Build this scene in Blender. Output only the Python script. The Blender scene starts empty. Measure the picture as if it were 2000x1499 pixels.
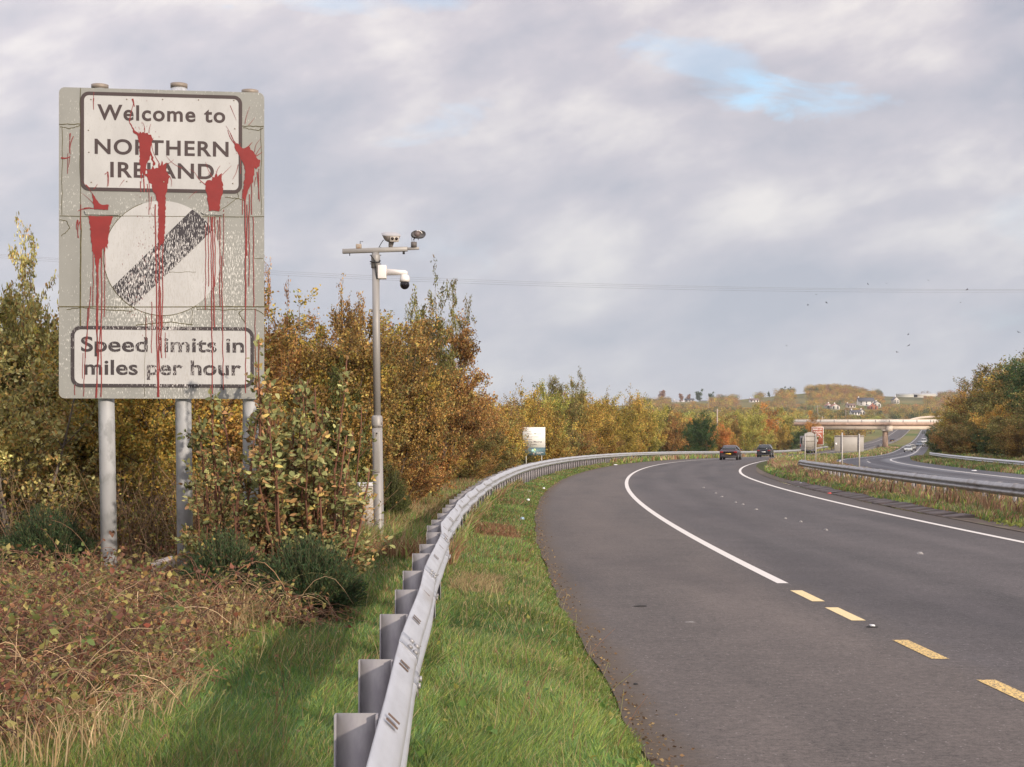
import bpy, bmesh, math, random
import numpy as np
from mathutils import Vector, Matrix
R = math.radians
random.seed(7)
scn = bpy.context.scene
col = scn.collection

# ------------------------------------------------------------------ camera
F = 3000.0                      # focal length in photograph pixels (2000 wide)
CH = 1.9
cam_d = bpy.data.cameras.new('camera')
cam = bpy.data.objects.new('camera', cam_d); col.objects.link(cam)
cam.location = (0, 0, CH); cam.rotation_euler = (R(90), 0, 0)
cam_d.lens = 54; cam_d.sensor_width = 36; cam_d.shift_y = 0.0542
cam_d.clip_start = 0.1; cam_d.clip_end = 9000
scn.camera = cam
# ------------------------------------------------------------------ sun + sky
SUN_AZ, SUN_EL = 141.0, 16.5
sdir = Vector((math.sin(R(SUN_AZ)) * math.cos(R(SUN_EL)), math.cos(R(SUN_AZ)) * math.cos(R(SUN_EL)), math.sin(R(SUN_EL))))
sl = bpy.data.lights.new('sun', 'SUN'); sl.energy = 3.35; sl.angle = R(1.5); sl.color = (1.0, 0.865, 0.70)
so = bpy.data.objects.new('sun', sl); col.objects.link(so)
so.rotation_euler = (-sdir).to_track_quat('-Z', 'Y').to_euler(); so.location = (20, -20, 30)
scn.view_settings.view_transform = 'Standard'; scn.view_settings.look = 'None'
scn.view_settings.gamma = 1; scn.view_settings.exposure = 0.27

def sky_world():
    w = bpy.data.worlds.new('World'); scn.world = w; w.use_nodes = True
    nt = w.node_tree; N = nt.nodes; L = nt.links
    bg = N['Background']; out = N['World Output']
    sky = N.new('ShaderNodeTexSky'); sky.sky_type = 'NISHITA'; sky.sun_disc = False
    sky.sun_elevation = R(SUN_EL); sky.sun_rotation = R(SUN_AZ)
    L.new(sky.outputs[0], bg.inputs[0]); bg.inputs[1].default_value = 0.11
    tc = N.new('ShaderNodeTexCoord'); sep = N.new('ShaderNodeSeparateXYZ'); L.new(tc.outputs['Generated'], sep.inputs[0])
    def M(op, a, b=None, clamp=False):
        m = N.new('ShaderNodeMath'); m.operation = op; m.use_clamp = clamp
        for i, q in enumerate((a, b)):
            if q is None: continue
            if isinstance(q, (int, float)): m.inputs[i].default_value = q
            else: L.new(q, m.inputs[i])
        return m.outputs[0]
    z = M('MAXIMUM', sep.outputs[2], 0.0)
    zz = M('ADD', z, 0.13)
    px = M('DIVIDE', sep.outputs[0], zz); py = M('DIVIDE', sep.outputs[1], zz)
    cmb = N.new('ShaderNodeCombineXYZ'); L.new(px, cmb.inputs[0]); L.new(py, cmb.inputs[1])
    def noise(scale, detail, loc=(0, 0, 0), sc=(1, 1, 1), rot=0, rough=0.55, dist=0.0):
        mp = N.new('ShaderNodeMapping'); L.new(cmb.outputs[0], mp.inputs[0])
        mp.inputs['Location'].default_value = loc; mp.inputs['Scale'].default_value = sc; mp.inputs['Rotation'].default_value = (0, 0, R(rot))
        n = N.new('ShaderNodeTexNoise'); L.new(mp.outputs[0], n.inputs[0])
        n.inputs['Scale'].default_value = scale; n.inputs['Detail'].default_value = detail; n.inputs['Roughness'].default_value = rough
        n.inputs['Distortion'].default_value = dist
        return n.outputs[0]
    n1 = noise(1.25, 7, (3.4, 1.2, 0), (1, .55, 1), -30, .55, .3)
    n2 = noise(0.55, 3, (9.1, 4.2, 0), (1, .6, 1), -25, .5)
    n3 = noise(4.5, 5, (1.1, 7.7, 0), (1, .6, 1), -30, .6)
    ya = M('MAXIMUM', M('ABSOLUTE', sep.outputs[1]), .25)
    av = N.new('ShaderNodeCombineXYZ'); L.new(M('DIVIDE', sep.outputs[0], ya), av.inputs[0]); L.new(M('DIVIDE', sep.outputs[2], ya), av.inputs[1])
    def nav(sx, sz, rot, loc, detail=7, rough=.58, dist=.4):
        mp = N.new('ShaderNodeMapping'); mp.vector_type = 'POINT'; L.new(av.outputs[0], mp.inputs[0]); mp.inputs['Rotation'].default_value = (0, 0, R(rot))
        m2 = N.new('ShaderNodeMapping'); L.new(mp.outputs[0], m2.inputs[0]); m2.inputs['Scale'].default_value = (sx, sz, 1); m2.inputs['Location'].default_value = loc
        n = N.new('ShaderNodeTexNoise'); n.inputs['Scale'].default_value = 1; n.inputs['Detail'].default_value = detail; n.inputs['Roughness'].default_value = rough; n.inputs['Distortion'].default_value = dist; L.new(m2.outputs[0], n.inputs[0]); return n.outputs[0]
    n6 = nav(5.2, 10.5, -16, (2.2, 5.1, 0), 7, .52, .15); n7 = nav(13, 24, -16, (7.3, 1.4, 0), 5, .55, .2)
    a = M('ADD', M('MULTIPLY', n1, .20), M('ADD', M('MULTIPLY', n6, .58), M('MULTIPLY', n7, .22)))
    # cloud body colour: shaded belly -> lit edge
    cr = N.new('ShaderNodeValToRGB'); L.new(a, cr.inputs[0])
    e = cr.color_ramp.elements
    e[0].position = .41; e[0].color = (.435, .445, .52, 1)
    e[1].position = .60; e[1].color = (.86, .81, .785, 1)
    m = cr.color_ramp.elements.new(.50); m.color = (.59, .56, .61, 1)
    # brighter to the upper left, bluer near the horizon
    el = M('MULTIPLY', z, 3.6, True)
    hz = N.new('ShaderNodeMixRGB'); hz.inputs[1].default_value = (.46, .525, .585, 1); L.new(cr.outputs[0], hz.inputs[2])
    L.new(M('ADD', M('MULTIPLY', M('POWER', el, .6), .85), .15), hz.inputs[0])
    left = M('MULTIPLY', M('ADD', M('MULTIPLY', sep.outputs[0], -1.0), .06), 1.5, True)
    lf = N.new('ShaderNodeMixRGB'); lf.blend_type = 'ADD'; L.new(M('MULTIPLY', left, el), lf.inputs[0]); L.new(hz.outputs[0], lf.inputs[1]); lf.inputs[2].default_value = (.17, .16, .15, 1)
    bg2 = N.new('ShaderNodeBackground'); L.new(lf.outputs[0], bg2.inputs[0]); L.new(M('ADD', .93, M('MULTIPLY', M('MULTIPLY', M('SUBTRACT', z, .32), 1.6, True), 1.0)), bg2.inputs[1])   # unseen sky overhead gets added brightness to lift the fill in the shadows
    # thin openings where the blue shows
    n4 = noise(1.0, 5, (6.35, 2.6, 0), (1, .5, 1), -30, .55)
    hole = M('MULTIPLY', M('SUBTRACT', n4, .60), 7.0, True)
    dv = N.new('ShaderNodeCombineXYZ'); L.new(M('MULTIPLY', M('DIVIDE', sep.outputs[0], M('MAXIMUM', sep.outputs[1], .05)), 11.0), dv.inputs[0]); L.new(M('MULTIPLY', M('DIVIDE', sep.outputs[2], M('MAXIMUM', sep.outputs[1], .05)), 30.0), dv.inputs[1])
    n5n = N.new('ShaderNodeTexNoise'); n5n.inputs['Scale'].default_value = 1.0; n5n.inputs['Detail'].default_value = 7; n5n.inputs['Roughness'].default_value = .62; n5n.inputs['Distortion'].default_value = .6; L.new(dv.outputs[0], n5n.inputs[0]); n5 = n5n.outputs[0]
    # one definite gap, high to the right of the road
    def gap(cx, cz, sx, sz, rot, amp):
        dx = M('SUBTRACT', M('DIVIDE', sep.outputs[0], sep.outputs[1]), cx); dz = M('SUBTRACT', M('DIVIDE', sep.outputs[2], sep.outputs[1]), cz)
        c, s = math.cos(rot), math.sin(rot)
        u = M('DIVIDE', M('ADD', M('MULTIPLY', dx, c), M('MULTIPLY', dz, s)), sx)
        v = M('DIVIDE', M('SUBTRACT', M('MULTIPLY', dz, c), M('MULTIPLY', dx, s)), sz)
        d = M('ADD', M('MULTIPLY', u, u), M('MULTIPLY', v, v))
        d = M('ADD', M('MULTIPLY', d, .45), M('MULTIPLY', M('SUBTRACT', n5, .5), 5.5)); d = M('ADD', d, .15)
        front = M('GREATER_THAN', sep.outputs[1], 0.0)
        return M('MULTIPLY', M('MULTIPLY', M('SUBTRACT', 1.0, d, True), amp), front)
    g = M('ADD', gap(.20, .222, .038, .011, -.12, .50), gap(.13, .240, .045, .012, -.35, .36))
    g = M('ADD', g, gap(-.05, .205, .035, .008, .35, .22))
    g = M('ADD', g, gap(-.09, .288, .06, .010, .1, .3))
    hole = M('ADD', M('MULTIPLY', hole, .25), g, True)
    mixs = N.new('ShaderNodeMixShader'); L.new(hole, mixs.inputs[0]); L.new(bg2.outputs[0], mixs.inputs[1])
    blue = N.new('ShaderNodeAddShader'); bg3 = N.new('ShaderNodeBackground'); bg3.inputs[0].default_value = (.30, .47, .62, 1); bg3.inputs[1].default_value = .62
    L.new(bg.outputs[0], blue.inputs[0]); L.new(bg3.outputs[0], blue.inputs[1]); L.new(blue.outputs[0], mixs.inputs[2])
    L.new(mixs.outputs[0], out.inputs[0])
sky_world()

# ------------------------------------------------------------------ helpers
def tag(o, label=None, cat=None, group=None, kind=None):
    if label: o['label'] = label
    if cat: o['category'] = cat
    if group: o['group'] = group
    if kind: o['kind'] = kind
    return o
def empty(name, loc=(0, 0, 0), rz=0, label=None, cat=None, group=None):
    o = bpy.data.objects.new(name, None); col.objects.link(o); o.location = loc; o.rotation_euler = (0, 0, rz)
    o.empty_display_size = .3
    return tag(o, label, cat, group)
class MB:
    def __init__(s): s.v = []; s.f = {}; s.c = []; s.n = 0; s.uv = None
    def add(s, v, f, c=None):
        v = np.asarray(v, dtype=np.float32).reshape(-1, 3); f = np.asarray(f, dtype=np.int64)
        s.f.setdefault(f.shape[1], []).append(f + s.n); s.v.append(v); s.n += len(v)
        if c is not None:
            c = np.asarray(c, dtype=np.float32)
            if c.ndim == 1: c = np.tile(c, (len(v), 1))
            s.c.append(c)
    def box(s, x0, x1, y0, y1, z0, z1, c=None):
        v = [(x, y, z) for z in (z0, z1) for y in (y0, y1) for x in (x0, x1)]
        s.add(v, [(0, 2, 3, 1), (4, 5, 7, 6), (0, 1, 5, 4), (2, 6, 7, 3), (0, 4, 6, 2), (1, 3, 7, 5)], c)
    def tube(s, pts, rad, n=8, c=None, cap=True):
        P = np.asarray(pts, dtype=float); k = len(P); rad = np.broadcast_to(np.asarray(rad, dtype=float), (k,))
        T = np.gradient(P, axis=0); T /= np.linalg.norm(T, axis=1)[:, None] + 1e-9
        up = np.array([0, 0, 1.]) if abs(T[0][2]) < .9 else np.array([1., 0, 0])
        A = np.cross(T, up); A /= np.linalg.norm(A, axis=1)[:, None] + 1e-9
        B = np.cross(T, A)
        th = np.arange(n) * 2 * np.pi / n
        V = P[:, None, :] + rad[:, None, None] * (np.cos(th)[None, :, None] * A[:, None, :] + np.sin(th)[None, :, None] * B[:, None, :])
        i = np.arange(k - 1)[:, None] * n; j = np.arange(n)[None, :]; j2 = (j + 1) % n
        Fq = np.stack([i + j, i + j2, i + n + j2, i + n + j], -1).reshape(-1, 4)
        s.add(V.reshape(-1, 3), Fq, c)
        if cap:
            base = s.n - k * n
            for off in (0, (k - 1) * n):
                s.v.append(P[:1].astype(np.float32) if off == 0 else P[-1:].astype(np.float32)); ci = s.n; s.n += 1
                if c is not None: s.c.append(np.asarray(c, dtype=np.float32)[None, :])
                jj = np.arange(n); a = base + off + jj; b = base + off + (jj + 1) % n
                s.f.setdefault(3, []).append(np.stack([a, np.full(n, ci), b] if off == 0 else [a, b, np.full(n, ci)], -1))
    def build(s, name, mat=None, parent=None, smooth=False, uv=None):
        me = bpy.data.meshes.new(name)
        V = np.concatenate(s.v); me.vertices.add(len(V)); me.vertices.foreach_set('co', V.ravel())
        li, ls, n0 = [], [], 0
        for k in sorted(s.f):
            fa = np.concatenate(s.f[k]); li.append(fa.ravel()); ls.append(n0 + np.arange(len(fa)) * k); n0 += fa.size
        li = np.concatenate(li); ls = np.concatenate(ls)
        me.loops.add(len(li)); me.loops.foreach_set('vertex_index', li.astype(np.int32))
        me.polygons.add(len(ls)); me.polygons.foreach_set('loop_start', ls.astype(np.int32))
        if smooth: me.polygons.foreach_set('use_smooth', np.ones(len(ls), dtype=bool))
        if s.c:
            C = np.concatenate(s.c); at = me.color_attributes.new('Col', 'FLOAT_COLOR', 'POINT')
            at.data.foreach_set('color', np.concatenate([C, np.ones((len(C), 1))], 1).astype(np.float32).ravel())
        if uv is not None:
            ul = me.uv_layers.new(name='UVMap'); ul.data.foreach_set('uv', np.asarray(uv, dtype=np.float32)[li].ravel())
        me.update(calc_edges=True); me.validate()
        if mat: me.materials.append(mat)
        o = bpy.data.objects.new(name, me); col.objects.link(o)
        if parent: o.parent = parent
        return o
def bevel(o, w=.01, seg=2):
    me = o.data; bm = bmesh.new(); bm.from_mesh(me)
    bmesh.ops.remove_doubles(bm, verts=bm.verts, dist=1e-5)
    bmesh.ops.bevel(bm, geom=bm.edges[:], offset=w, segments=seg, affect='EDGES', profile=.6)
    bm.to_mesh(me); bm.free(); return o

def nodes(name):
    m = bpy.data.materials.new(name); m.use_nodes = True
    return m, m.node_tree.nodes, m.node_tree.links, m.node_tree.nodes['Principled BSDF']
def mat(name, c, rough=.6, metal=0., var=.12, vs=6., bump=0., bs=60., spec=None, dirt=None, ds=3., dt=.55, coord='Object', stretch=(1, 1, 1)):
    m, N, L, P = nodes(name)
    P.inputs['Roughness'].default_value = rough; P.inputs['Metallic'].default_value = metal
    if spec is not None: P.inputs['Specular IOR Level'].default_value = spec
    tc = N.new('ShaderNodeTexCoord'); mp = N.new('ShaderNodeMapping'); L.new(tc.outputs[coord], mp.inputs[0]); mp.inputs['Scale'].default_value = stretch
    n = N.new('ShaderNodeTexNoise'); n.inputs['Scale'].default_value = vs; n.inputs['Detail'].default_value = 6; L.new(mp.outputs[0], n.inputs[0])
    cr = N.new('ShaderNodeValToRGB'); L.new(n.outputs[0], cr.inputs[0])
    cr.color_ramp.elements[0].position = .3; cr.color_ramp.elements[1].position = .7
    cr.color_ramp.elements[0].color = tuple(x * (1 - var) for x in c) + (1,)
    cr.color_ramp.elements[1].color = tuple(min(1, x * (1 + var)) for x in c) + (1,)
    out = cr.outputs[0]
    if dirt:
        n2 = N.new('ShaderNodeTexNoise'); n2.inputs['Scale'].default_value = ds; n2.inputs['Detail'].default_value = 8; n2.inputs['Roughness'].default_value = .65; L.new(mp.outputs[0], n2.inputs[0])
        mr = N.new('ShaderNodeMapRange'); mr.inputs[1].default_value = dt; mr.inputs[2].default_value = dt + .12; L.new(n2.outputs[0], mr.inputs[0])
        mx = N.new('ShaderNodeMixRGB'); L.new(mr.outputs[0], mx.inputs[0]); L.new(out, mx.inputs[1]); mx.inputs[2].default_value = tuple(dirt) + (1,); out = mx.outputs[0]
    L.new(out, P.inputs['Base Color'])
    if bump:
        nb = N.new('ShaderNodeTexNoise'); nb.inputs['Scale'].default_value = bs; nb.inputs['Detail'].default_value = 4; L.new(tc.outputs[coord], nb.inputs[0])
        b = N.new('ShaderNodeBump'); b.inputs['Strength'].default_value = bump; b.inputs['Distance'].default_value = .01; L.new(nb.outputs[0], b.inputs['Height']); L.new(b.outputs[0], P.inputs['Normal'])
    return m
def leafmat(name, transl=.3, rough=.55, tint=(1, 1, 1)):
    m, N, L, P = nodes(name)
    at = N.new('ShaderNodeVertexColor'); at.layer_name = 'Col'
    mx = N.new('ShaderNodeMixRGB'); mx.blend_type = 'MULTIPLY'; mx.inputs[0].default_value = 1; L.new(at.outputs[0], mx.inputs[1])
    oi = N.new('ShaderNodeObjectInfo')
    hs = N.new('ShaderNodeHueSaturation'); L.new(mx.outputs[0], hs.inputs['Color']); mx.inputs[2].default_value = tuple(tint) + (1,)
    a = N.new('ShaderNodeMapRange'); L.new(oi.outputs['Random'], a.inputs[0]); a.inputs[3].default_value = .485; a.inputs[4].default_value = .515; L.new(a.outputs[0], hs.inputs['Hue'])
    b = N.new('ShaderNodeMapRange'); L.new(oi.outputs['Random'], b.inputs[0]); b.inputs[3].default_value = 1.15; b.inputs[4].default_value = .82; L.new(b.outputs[0], hs.inputs['Value'])
    L.new(hs.outputs[0], P.inputs['Base Color']); P.inputs['Roughness'].default_value = rough
    P.inputs['Specular IOR Level'].default_value = .3
    tr = N.new('ShaderNodeBsdfTranslucent'); L.new(hs.outputs[0], tr.inputs[0])
    ms = N.new('ShaderNodeMixShader'); ms.inputs[0].default_value = transl
    L.new(P.outputs[0], ms.inputs[1]); L.new(tr.outputs[0], ms.inputs[2]); L.new(ms.outputs[0], N['Material Output'].inputs[0])
    return m

# ------------------------------------------------------------------ road geometry
def cen(y):
    y = np.asarray(y, dtype=float)
    return np.where(y < 170, (y - 28) ** 2 / 1020., 19.77 + .278 * (y - 170))
_zy = np.array([-200, 0, 90, 120, 155, 185, 208, 250, 310, 370, 430, 490, 545, 620, 700, 800, 900, 1100, 1300, 1500, 1700, 2000, 3000, 6000.])
_zz = np.array([0, 0, 0, -.03, -.17, -.35, -.58, -.85, -1.05, -.85, -.2, .15, .45, 1.4, 2.7, 5.0, 7.6, 15, 24, 33, 42, 46, 40, 30.])
def zr(y):
    y = np.asarray(y, dtype=float); s = 0
    for d in (-30, -15, 0, 15, 30): s = s + np.interp(y + d * np.clip(y / 200, 0, 1), _zy, _zz)
    return s / 5
def smooth(t): t = np.clip(t, 0, 1); return t * t * (3 - 2 * t)
def prof(o, y):
    near = 1 - smooth((y - 20) / 60)
    po = [-400, -60, -14, -8, -4.2, -2.6, -1.3, .30, .52, 3, 9.6, 10.5, 11.0, 12.2, 14.2, 16.2, 17.2, 22, 24.4, 26, 31, 40, 70, 400]
    a = [.6, .6, .55, .5, .38, .30,   .20, .03, -.03, -.12, -.1, -.08, .02, .10, .0, .02, -.08, -.12, -.08, .02, 1.0, 2.6, 3.6, 3.6]
    b = [.6, .6, .3, .2, .12, .06, .04, .01, -.03, -.12, -.1, -.08, .02, .06, .0, .02, -.08, -.12, -.08, .02, .9, 2.4, 3.4, 3.4]
    return near * np.interp(o, po, a) + (1 - near) * np.interp(o, po, b)
def ground(x, y):
    x = np.asarray(x, dtype=float); y = np.asarray(y, dtype=float)
    o = x - cen(y)
    z = zr(y) + prof(o, y)
    k = smooth((-o - 22) / 60) * smooth((y - 180) / 250)
    z = z + k * 4.5 * (1 - .6 * smooth((y - 900) / 400))
    # far hills: knoll shape by bearing
    b = x / np.maximum(y, 1)
    kn = np.interp(b, [-.5, -.2, .0, .08, .10, .14, .167, .185, .205, .22, .24, .27, .28, .30, .4], [-22, -20, -14, -4, -2, 0, 4, 8, 10, 9, 7, 6, 5, 1, 2])
    z = z + smooth((y - 1150) / 500) * kn * (1 - smooth((y - 2400) / 1500))
    z = z - smooth((-b - .02) / .1) * smooth((y - 400) / 600) * 6
    return z
def gz(x, y): return float(ground(x, y))
def strip(o0, o1, y0, y1, dz, name, m, parent=None, step=1.5, cols=2, rough_edge=0, thick=0):
    ys = [y0]
    while ys[-1] < y1: ys.append(min(y1, ys[-1] + min(4, max(step, ys[-1] * .02 * step / 1.5))))
    ys = np.array(ys)
    os_ = np.linspace(0, 1, cols)
    f0 = o0(ys) if callable(o0) else np.full(len(ys), o0); f1 = o1(ys) if callable(o1) else np.full(len(ys), o1)
    O = f0[:, None] + (f1 - f0)[:, None] * os_[None, :]; Y = np.repeat(ys[:, None], cols, 1)
    X = O + cen(Y); Z = zr(Y) + dz
    mb = MB(); n = len(ys)
    i = np.arange(n - 1)[:, None] * cols; j = np.arange(cols - 1)[None, :]
    fq = np.stack([i + j, i + j + 1, i + cols + j + 1, i + cols + j], -1).reshape(-1, 4)
    mb.add(np.stack([X, Y, Z], -1).reshape(-1, 3), fq)
    return mb.build(name, m, parent, uv=np.stack([O, Y], -1).reshape(-1, 2))

# px -> world helper for a chosen distance
def at(px, py, y): return Vector(((px - 1000) / F * y, y, CH + (858 - py) / F * y))

# ------------------------------------------------------------------ ground sheet
def ground_mat():
    m, N, L, P = nodes('verge soil and turf')
    tc = N.new('ShaderNodeTexCoord')
    def nz(s, d=6, r=.6):
        n = N.new('ShaderNodeTexNoise'); n.inputs['Scale'].default_value = s; n.inputs['Detail'].default_value = d; n.inputs['Roughness'].default_value = r; L.new(tc.outputs['Object'], n.inputs[0]); return n.outputs[0]
    def ramp(f, els):
        r = N.new('ShaderNodeValToRGB'); L.new(f, r.inputs[0]); r.color_ramp.elements[0].position = els[0][0]; r.color_ramp.elements[0].color = els[0][1] + (1,)
        r.color_ramp.elements[1].position = els[-1][0]; r.color_ramp.elements[1].color = els[-1][1] + (1,)
        for p, c in els[1:-1]: e = r.color_ramp.elements.new(p); e.color = c + (1,)
        return r.outputs[0]
    near = ramp(nz(.9), [(.3, (.035, .05, .02)), (.5, (.07, .085, .028)), (.7, (.12, .085, .045))])
    far = ramp(nz(.008, 3), [(.35, (.09, .13, .04)), (.5, (.20, .17, .07)), (.65, (.10, .10, .05))])
    sp = N.new('ShaderNodeSeparateXYZ'); L.new(tc.outputs['Object'], sp.inputs[0])
    mr = N.new('ShaderNodeMapRange'); L.new(sp.outputs[1], mr.inputs[0]); mr.inputs[1].default_value = 250; mr.inputs[2].default_value = 500
    mx = N.new('ShaderNodeMixRGB'); L.new(mr.outputs[0], mx.inputs[0]); L.new(near, mx.inputs[1]); L.new(far, mx.inputs[2])
    L.new(mx.outputs[0], P.inputs['Base Color']); P.inputs['Roughness'].default_value = .95; P.inputs['Specular IOR Level'].default_value = .1
    return m
def build_ground():
    os_ = np.array([-4000, -2500, -1500, -900, -600, -400, -280, -200, -150, -110, -80, -60, -45, -35, -28, -22, -18, -14, -11, -8, -6, -5, -4.2, -3.4, -2.6, -2, -1.3, -.6, -.1, .30, .52, 1.5, 3, 5, 7, 9.6, 10.5, 11.0, 11.6, 12.2, 13.2, 14.2, 15.2, 16.2, 17.2, 19, 22, 24.4, 26, 28.5, 31, 35, 40, 50, 70, 100, 150, 220, 320, 450, 650, 1000, 1600, 2500, 4500.])
    ys = [-60.]
    while ys[-1] < 7000: ys.append(ys[-1] + (max(1.5, abs(ys[-1]) * .015) if ys[-1] < 300 else (4 if ys[-1] < 1050 else (10 if ys[-1] < 2300 else ys[-1] * .03))))
    ys = np.array(ys); O, Y = np.meshgrid(os_, ys); X = O + cen(Y)
    Z = ground(X, Y)
    n, c = O.shape; i = np.arange(n - 1)[:, None] * c; j = np.arange(c - 1)[None, :]
    mb = MB(); mb.add(np.stack([X, Y, Z], -1).reshape(-1, 3), np.stack([i + j, i + j + 1, i + c + j + 1, i + c + j], -1).reshape(-1, 4))
    tag(mb.build('ground', ground_mat(), smooth=True), kind='structure')
build_ground()

def asphalt(name, base, opp=False):
    m, N, L, P = nodes(name)
    uv = N.new('ShaderNodeUVMap'); uv.uv_map = 'UVMap'; sp = N.new('ShaderNodeSeparateXYZ'); L.new(uv.outputs[0], sp.inputs[0])
    tc = N.new('ShaderNodeTexCoord')
    def nz(s, d=4, r=.6, src=None, sc=None, off=0):
        n = N.new('ShaderNodeTexNoise'); n.inputs['Scale'].default_value = s; n.inputs['Detail'].default_value = d; n.inputs['Roughness'].default_value = r
        mp = N.new('ShaderNodeMapping'); L.new(src or tc.outputs['Object'], mp.inputs[0]); mp.inputs['Scale'].default_value = sc or (1, 1, 1); mp.inputs['Location'].default_value = (off, off, 0)
        L.new(mp.outputs[0], n.inputs[0]); return n.outputs[0]
    def M(op, a, b=None, clamp=False):
        q = N.new('ShaderNodeMath'); q.operation = op; q.use_clamp = clamp
        for k, v in enumerate((a, b)):
            if v is None: continue
            if isinstance(v, (int, float)): q.inputs[k].default_value = v
            else: L.new(v, q.inputs[k])
        return q.outputs[0]
    big = nz(.9, 5, .55, uv.outputs[0], (.9, .10, 1))       # worn streaks along the lane
    mid = nz(1.4, 5, .6)
    coarse = nz(12, 5, .8); fine = nz(34, 5, .85); grit = nz(95, 3, .85)
    v = M('ADD', M('MULTIPLY', big, .75), M('ADD', M('MULTIPLY', mid, .35), M('ADD', M('ADD', M('MULTIPLY', fine, 1.7), M('MULTIPLY', M('SUBTRACT', coarse, .5), 1.3)), M('MULTIPLY', grit, 1.5))))
    # v about 1.05 ; wheel tracks polished slightly darker
    def band(c, w):
        d = M('DIVIDE', M('SUBTRACT', sp.outputs[0], c), w); return M('SUBTRACT', 1.0, M('MULTIPLY', d, d), True)
    tr = None
    for c in ((18.6, 20.0, 21.2) if opp else (4.3, 5.7, 7.3, 8.7)):
        b = band(c, .55); tr = b if tr is None else M('ADD', tr, b)
    v = M('SUBTRACT', v, M('MULTIPLY', tr, .10))
    cr = N.new('ShaderNodeMapRange'); L.new(v, cr.inputs[0]); cr.inputs[1].default_value = 1.45; cr.inputs[2].default_value = 2.85; cr.inputs[3].default_value = -.1; cr.inputs[4].default_value = 2.2
    mx = N.new('ShaderNodeMixRGB'); mx.blend_type = 'MULTIPLY'; mx.inputs[0].default_value = 1; mx.inputs[1].default_value = base + (1,); L.new(cr.outputs[0], mx.inputs[2])
    out = mx.outputs[0]
    # the running lanes are bluer than the brown hard shoulder; join at the edge line
    mr = N.new('ShaderNodeMapRange'); L.new(M('ADD', sp.outputs[0], M('MULTIPLY', mid, .9)), mr.inputs[0]); mr.inputs[1].default_value = 3.75; mr.inputs[2].default_value = 4.35
    m2 = N.new('ShaderNodeMixRGB'); m2.blend_type = 'MULTIPLY'; L.new(mr.outputs[0], m2.inputs[0]); L.new(out, m2.inputs[1]); m2.inputs[2].default_value = (.82, .86, .95, 1); out = m2.outputs[0]
    # pale chippings
    vo = N.new('ShaderNodeTexVoronoi'); vo.inputs['Scale'].default_value = 22; L.new(tc.outputs['Object'], vo.inputs[0])
    sx = M('MULTIPLY', M('LESS_THAN', vo.outputs['Distance'], .17), M('GREATER_THAN', N_sep(N, L, vo.outputs['Color']), .80))
    m3 = N.new('ShaderNodeMixRGB'); L.new(M('MULTIPLY', sx, .5), m3.inputs[0]); L.new(out, m3.inputs[1]); m3.inputs[2].default_value = (.42, .38, .36, 1); out = m3.outputs[0]
    # dark tyre/oil patches
    pt = nz(.35, 3, .5, uv.outputs[0], (1, .22, 1), 11)
    pm = N.new('ShaderNodeMapRange'); L.new(pt, pm.inputs[0]); pm.inputs[1].default_value = .55; pm.inputs[2].default_value = .68; pm.inputs[4].default_value = .42
    m4 = N.new('ShaderNodeMixRGB'); m4.blend_type = 'MULTIPLY'; L.new(pm.outputs[0], m4.inputs[0]); L.new(out, m4.inputs[1]); m4.inputs[2].default_value = (.45, .45, .5, 1); out = m4.outputs[0]
    # mud washed along the median edge
    md = N.new('ShaderNodeMapRange'); L.new(M('ADD', sp.outputs[0], M('MULTIPLY', mid, 1.2)), md.inputs[0]); md.inputs[1].default_value = 9.6; md.inputs[2].default_value = 10.9
    if opp: md.inputs[1].default_value = 99; md.inputs[2].default_value = 100
    m5 = N.new('ShaderNodeMixRGB'); L.new(M('MULTIPLY', md.outputs[0], .8), m5.inputs[0]); L.new(out, m5.inputs[1]); m5.inputs[2].default_value = (.062, .045, .036, 1); out = m5.outputs[0]
    if not opp:
        eg = N.new('ShaderNodeMapRange'); L.new(M('ADD', sp.outputs[0], M('MULTIPLY', M('ADD', mid, fine), -.55)), eg.inputs[0]); eg.inputs[1].default_value = .02; eg.inputs[2].default_value = .32; eg.inputs[3].default_value = .85; eg.inputs[4].default_value = 0
        m6 = N.new('ShaderNodeMixRGB'); L.new(eg.outputs[0], m6.inputs[0]); L.new(out, m6.inputs[1]); m6.inputs[2].default_value = (.085, .058, .035, 1); out = m6.outputs[0]
    L.new(out, P.inputs['Base Color'])
    rg = M('ADD', M('MULTIPLY', big, .25), .62)
    P.inputs['Specular IOR Level'].default_value = .35
    if opp:
        wet = band(22.2, 1.0); wet = M('ADD', wet, M('MULTIPLY', band(19.9, .5), .6)); rg = M('SUBTRACT', rg, M('MULTIPLY', wet, .34))
    L.new(rg, P.inputs['Roughness'])
    b = N.new('ShaderNodeBump'); b.inputs['Strength'].default_value = .5; b.inputs['Distance'].default_value = .006; L.new(fine, b.inputs['Height']); L.new(b.outputs[0], P.inputs['Normal'])
    return m
def N_sep(N, L, c):
    s = N.new('ShaderNodeSeparateColor'); L.new(c, s.inputs[0]); return s.outputs[0]
A1 = asphalt('near carriageway asphalt', (.096, .079, .071))
A2 = asphalt('far carriageway asphalt', (.094, .087, .090), True)
def edge_l(y): return .47 + .018 * np.sin(y * 1.7) + .008 * np.sin(y * 3.9 + 1) + .02 * np.sin(y * .6)
widen = lambda y: 1.2 * smooth((np.asarray(y, float) - 75) / 60)
def edge_m(y): return 10.45 + widen(y) + .04 * np.sin(y * 2.1)
tag(strip(edge_l, edge_m, -40, 1000, .0, 'road', A1, step=.8, cols=14), kind='structure')
tag(strip(17.0, 24.6, -40, 1000, .0, 'road', A2, step=1.5, cols=10), kind='structure')
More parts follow.
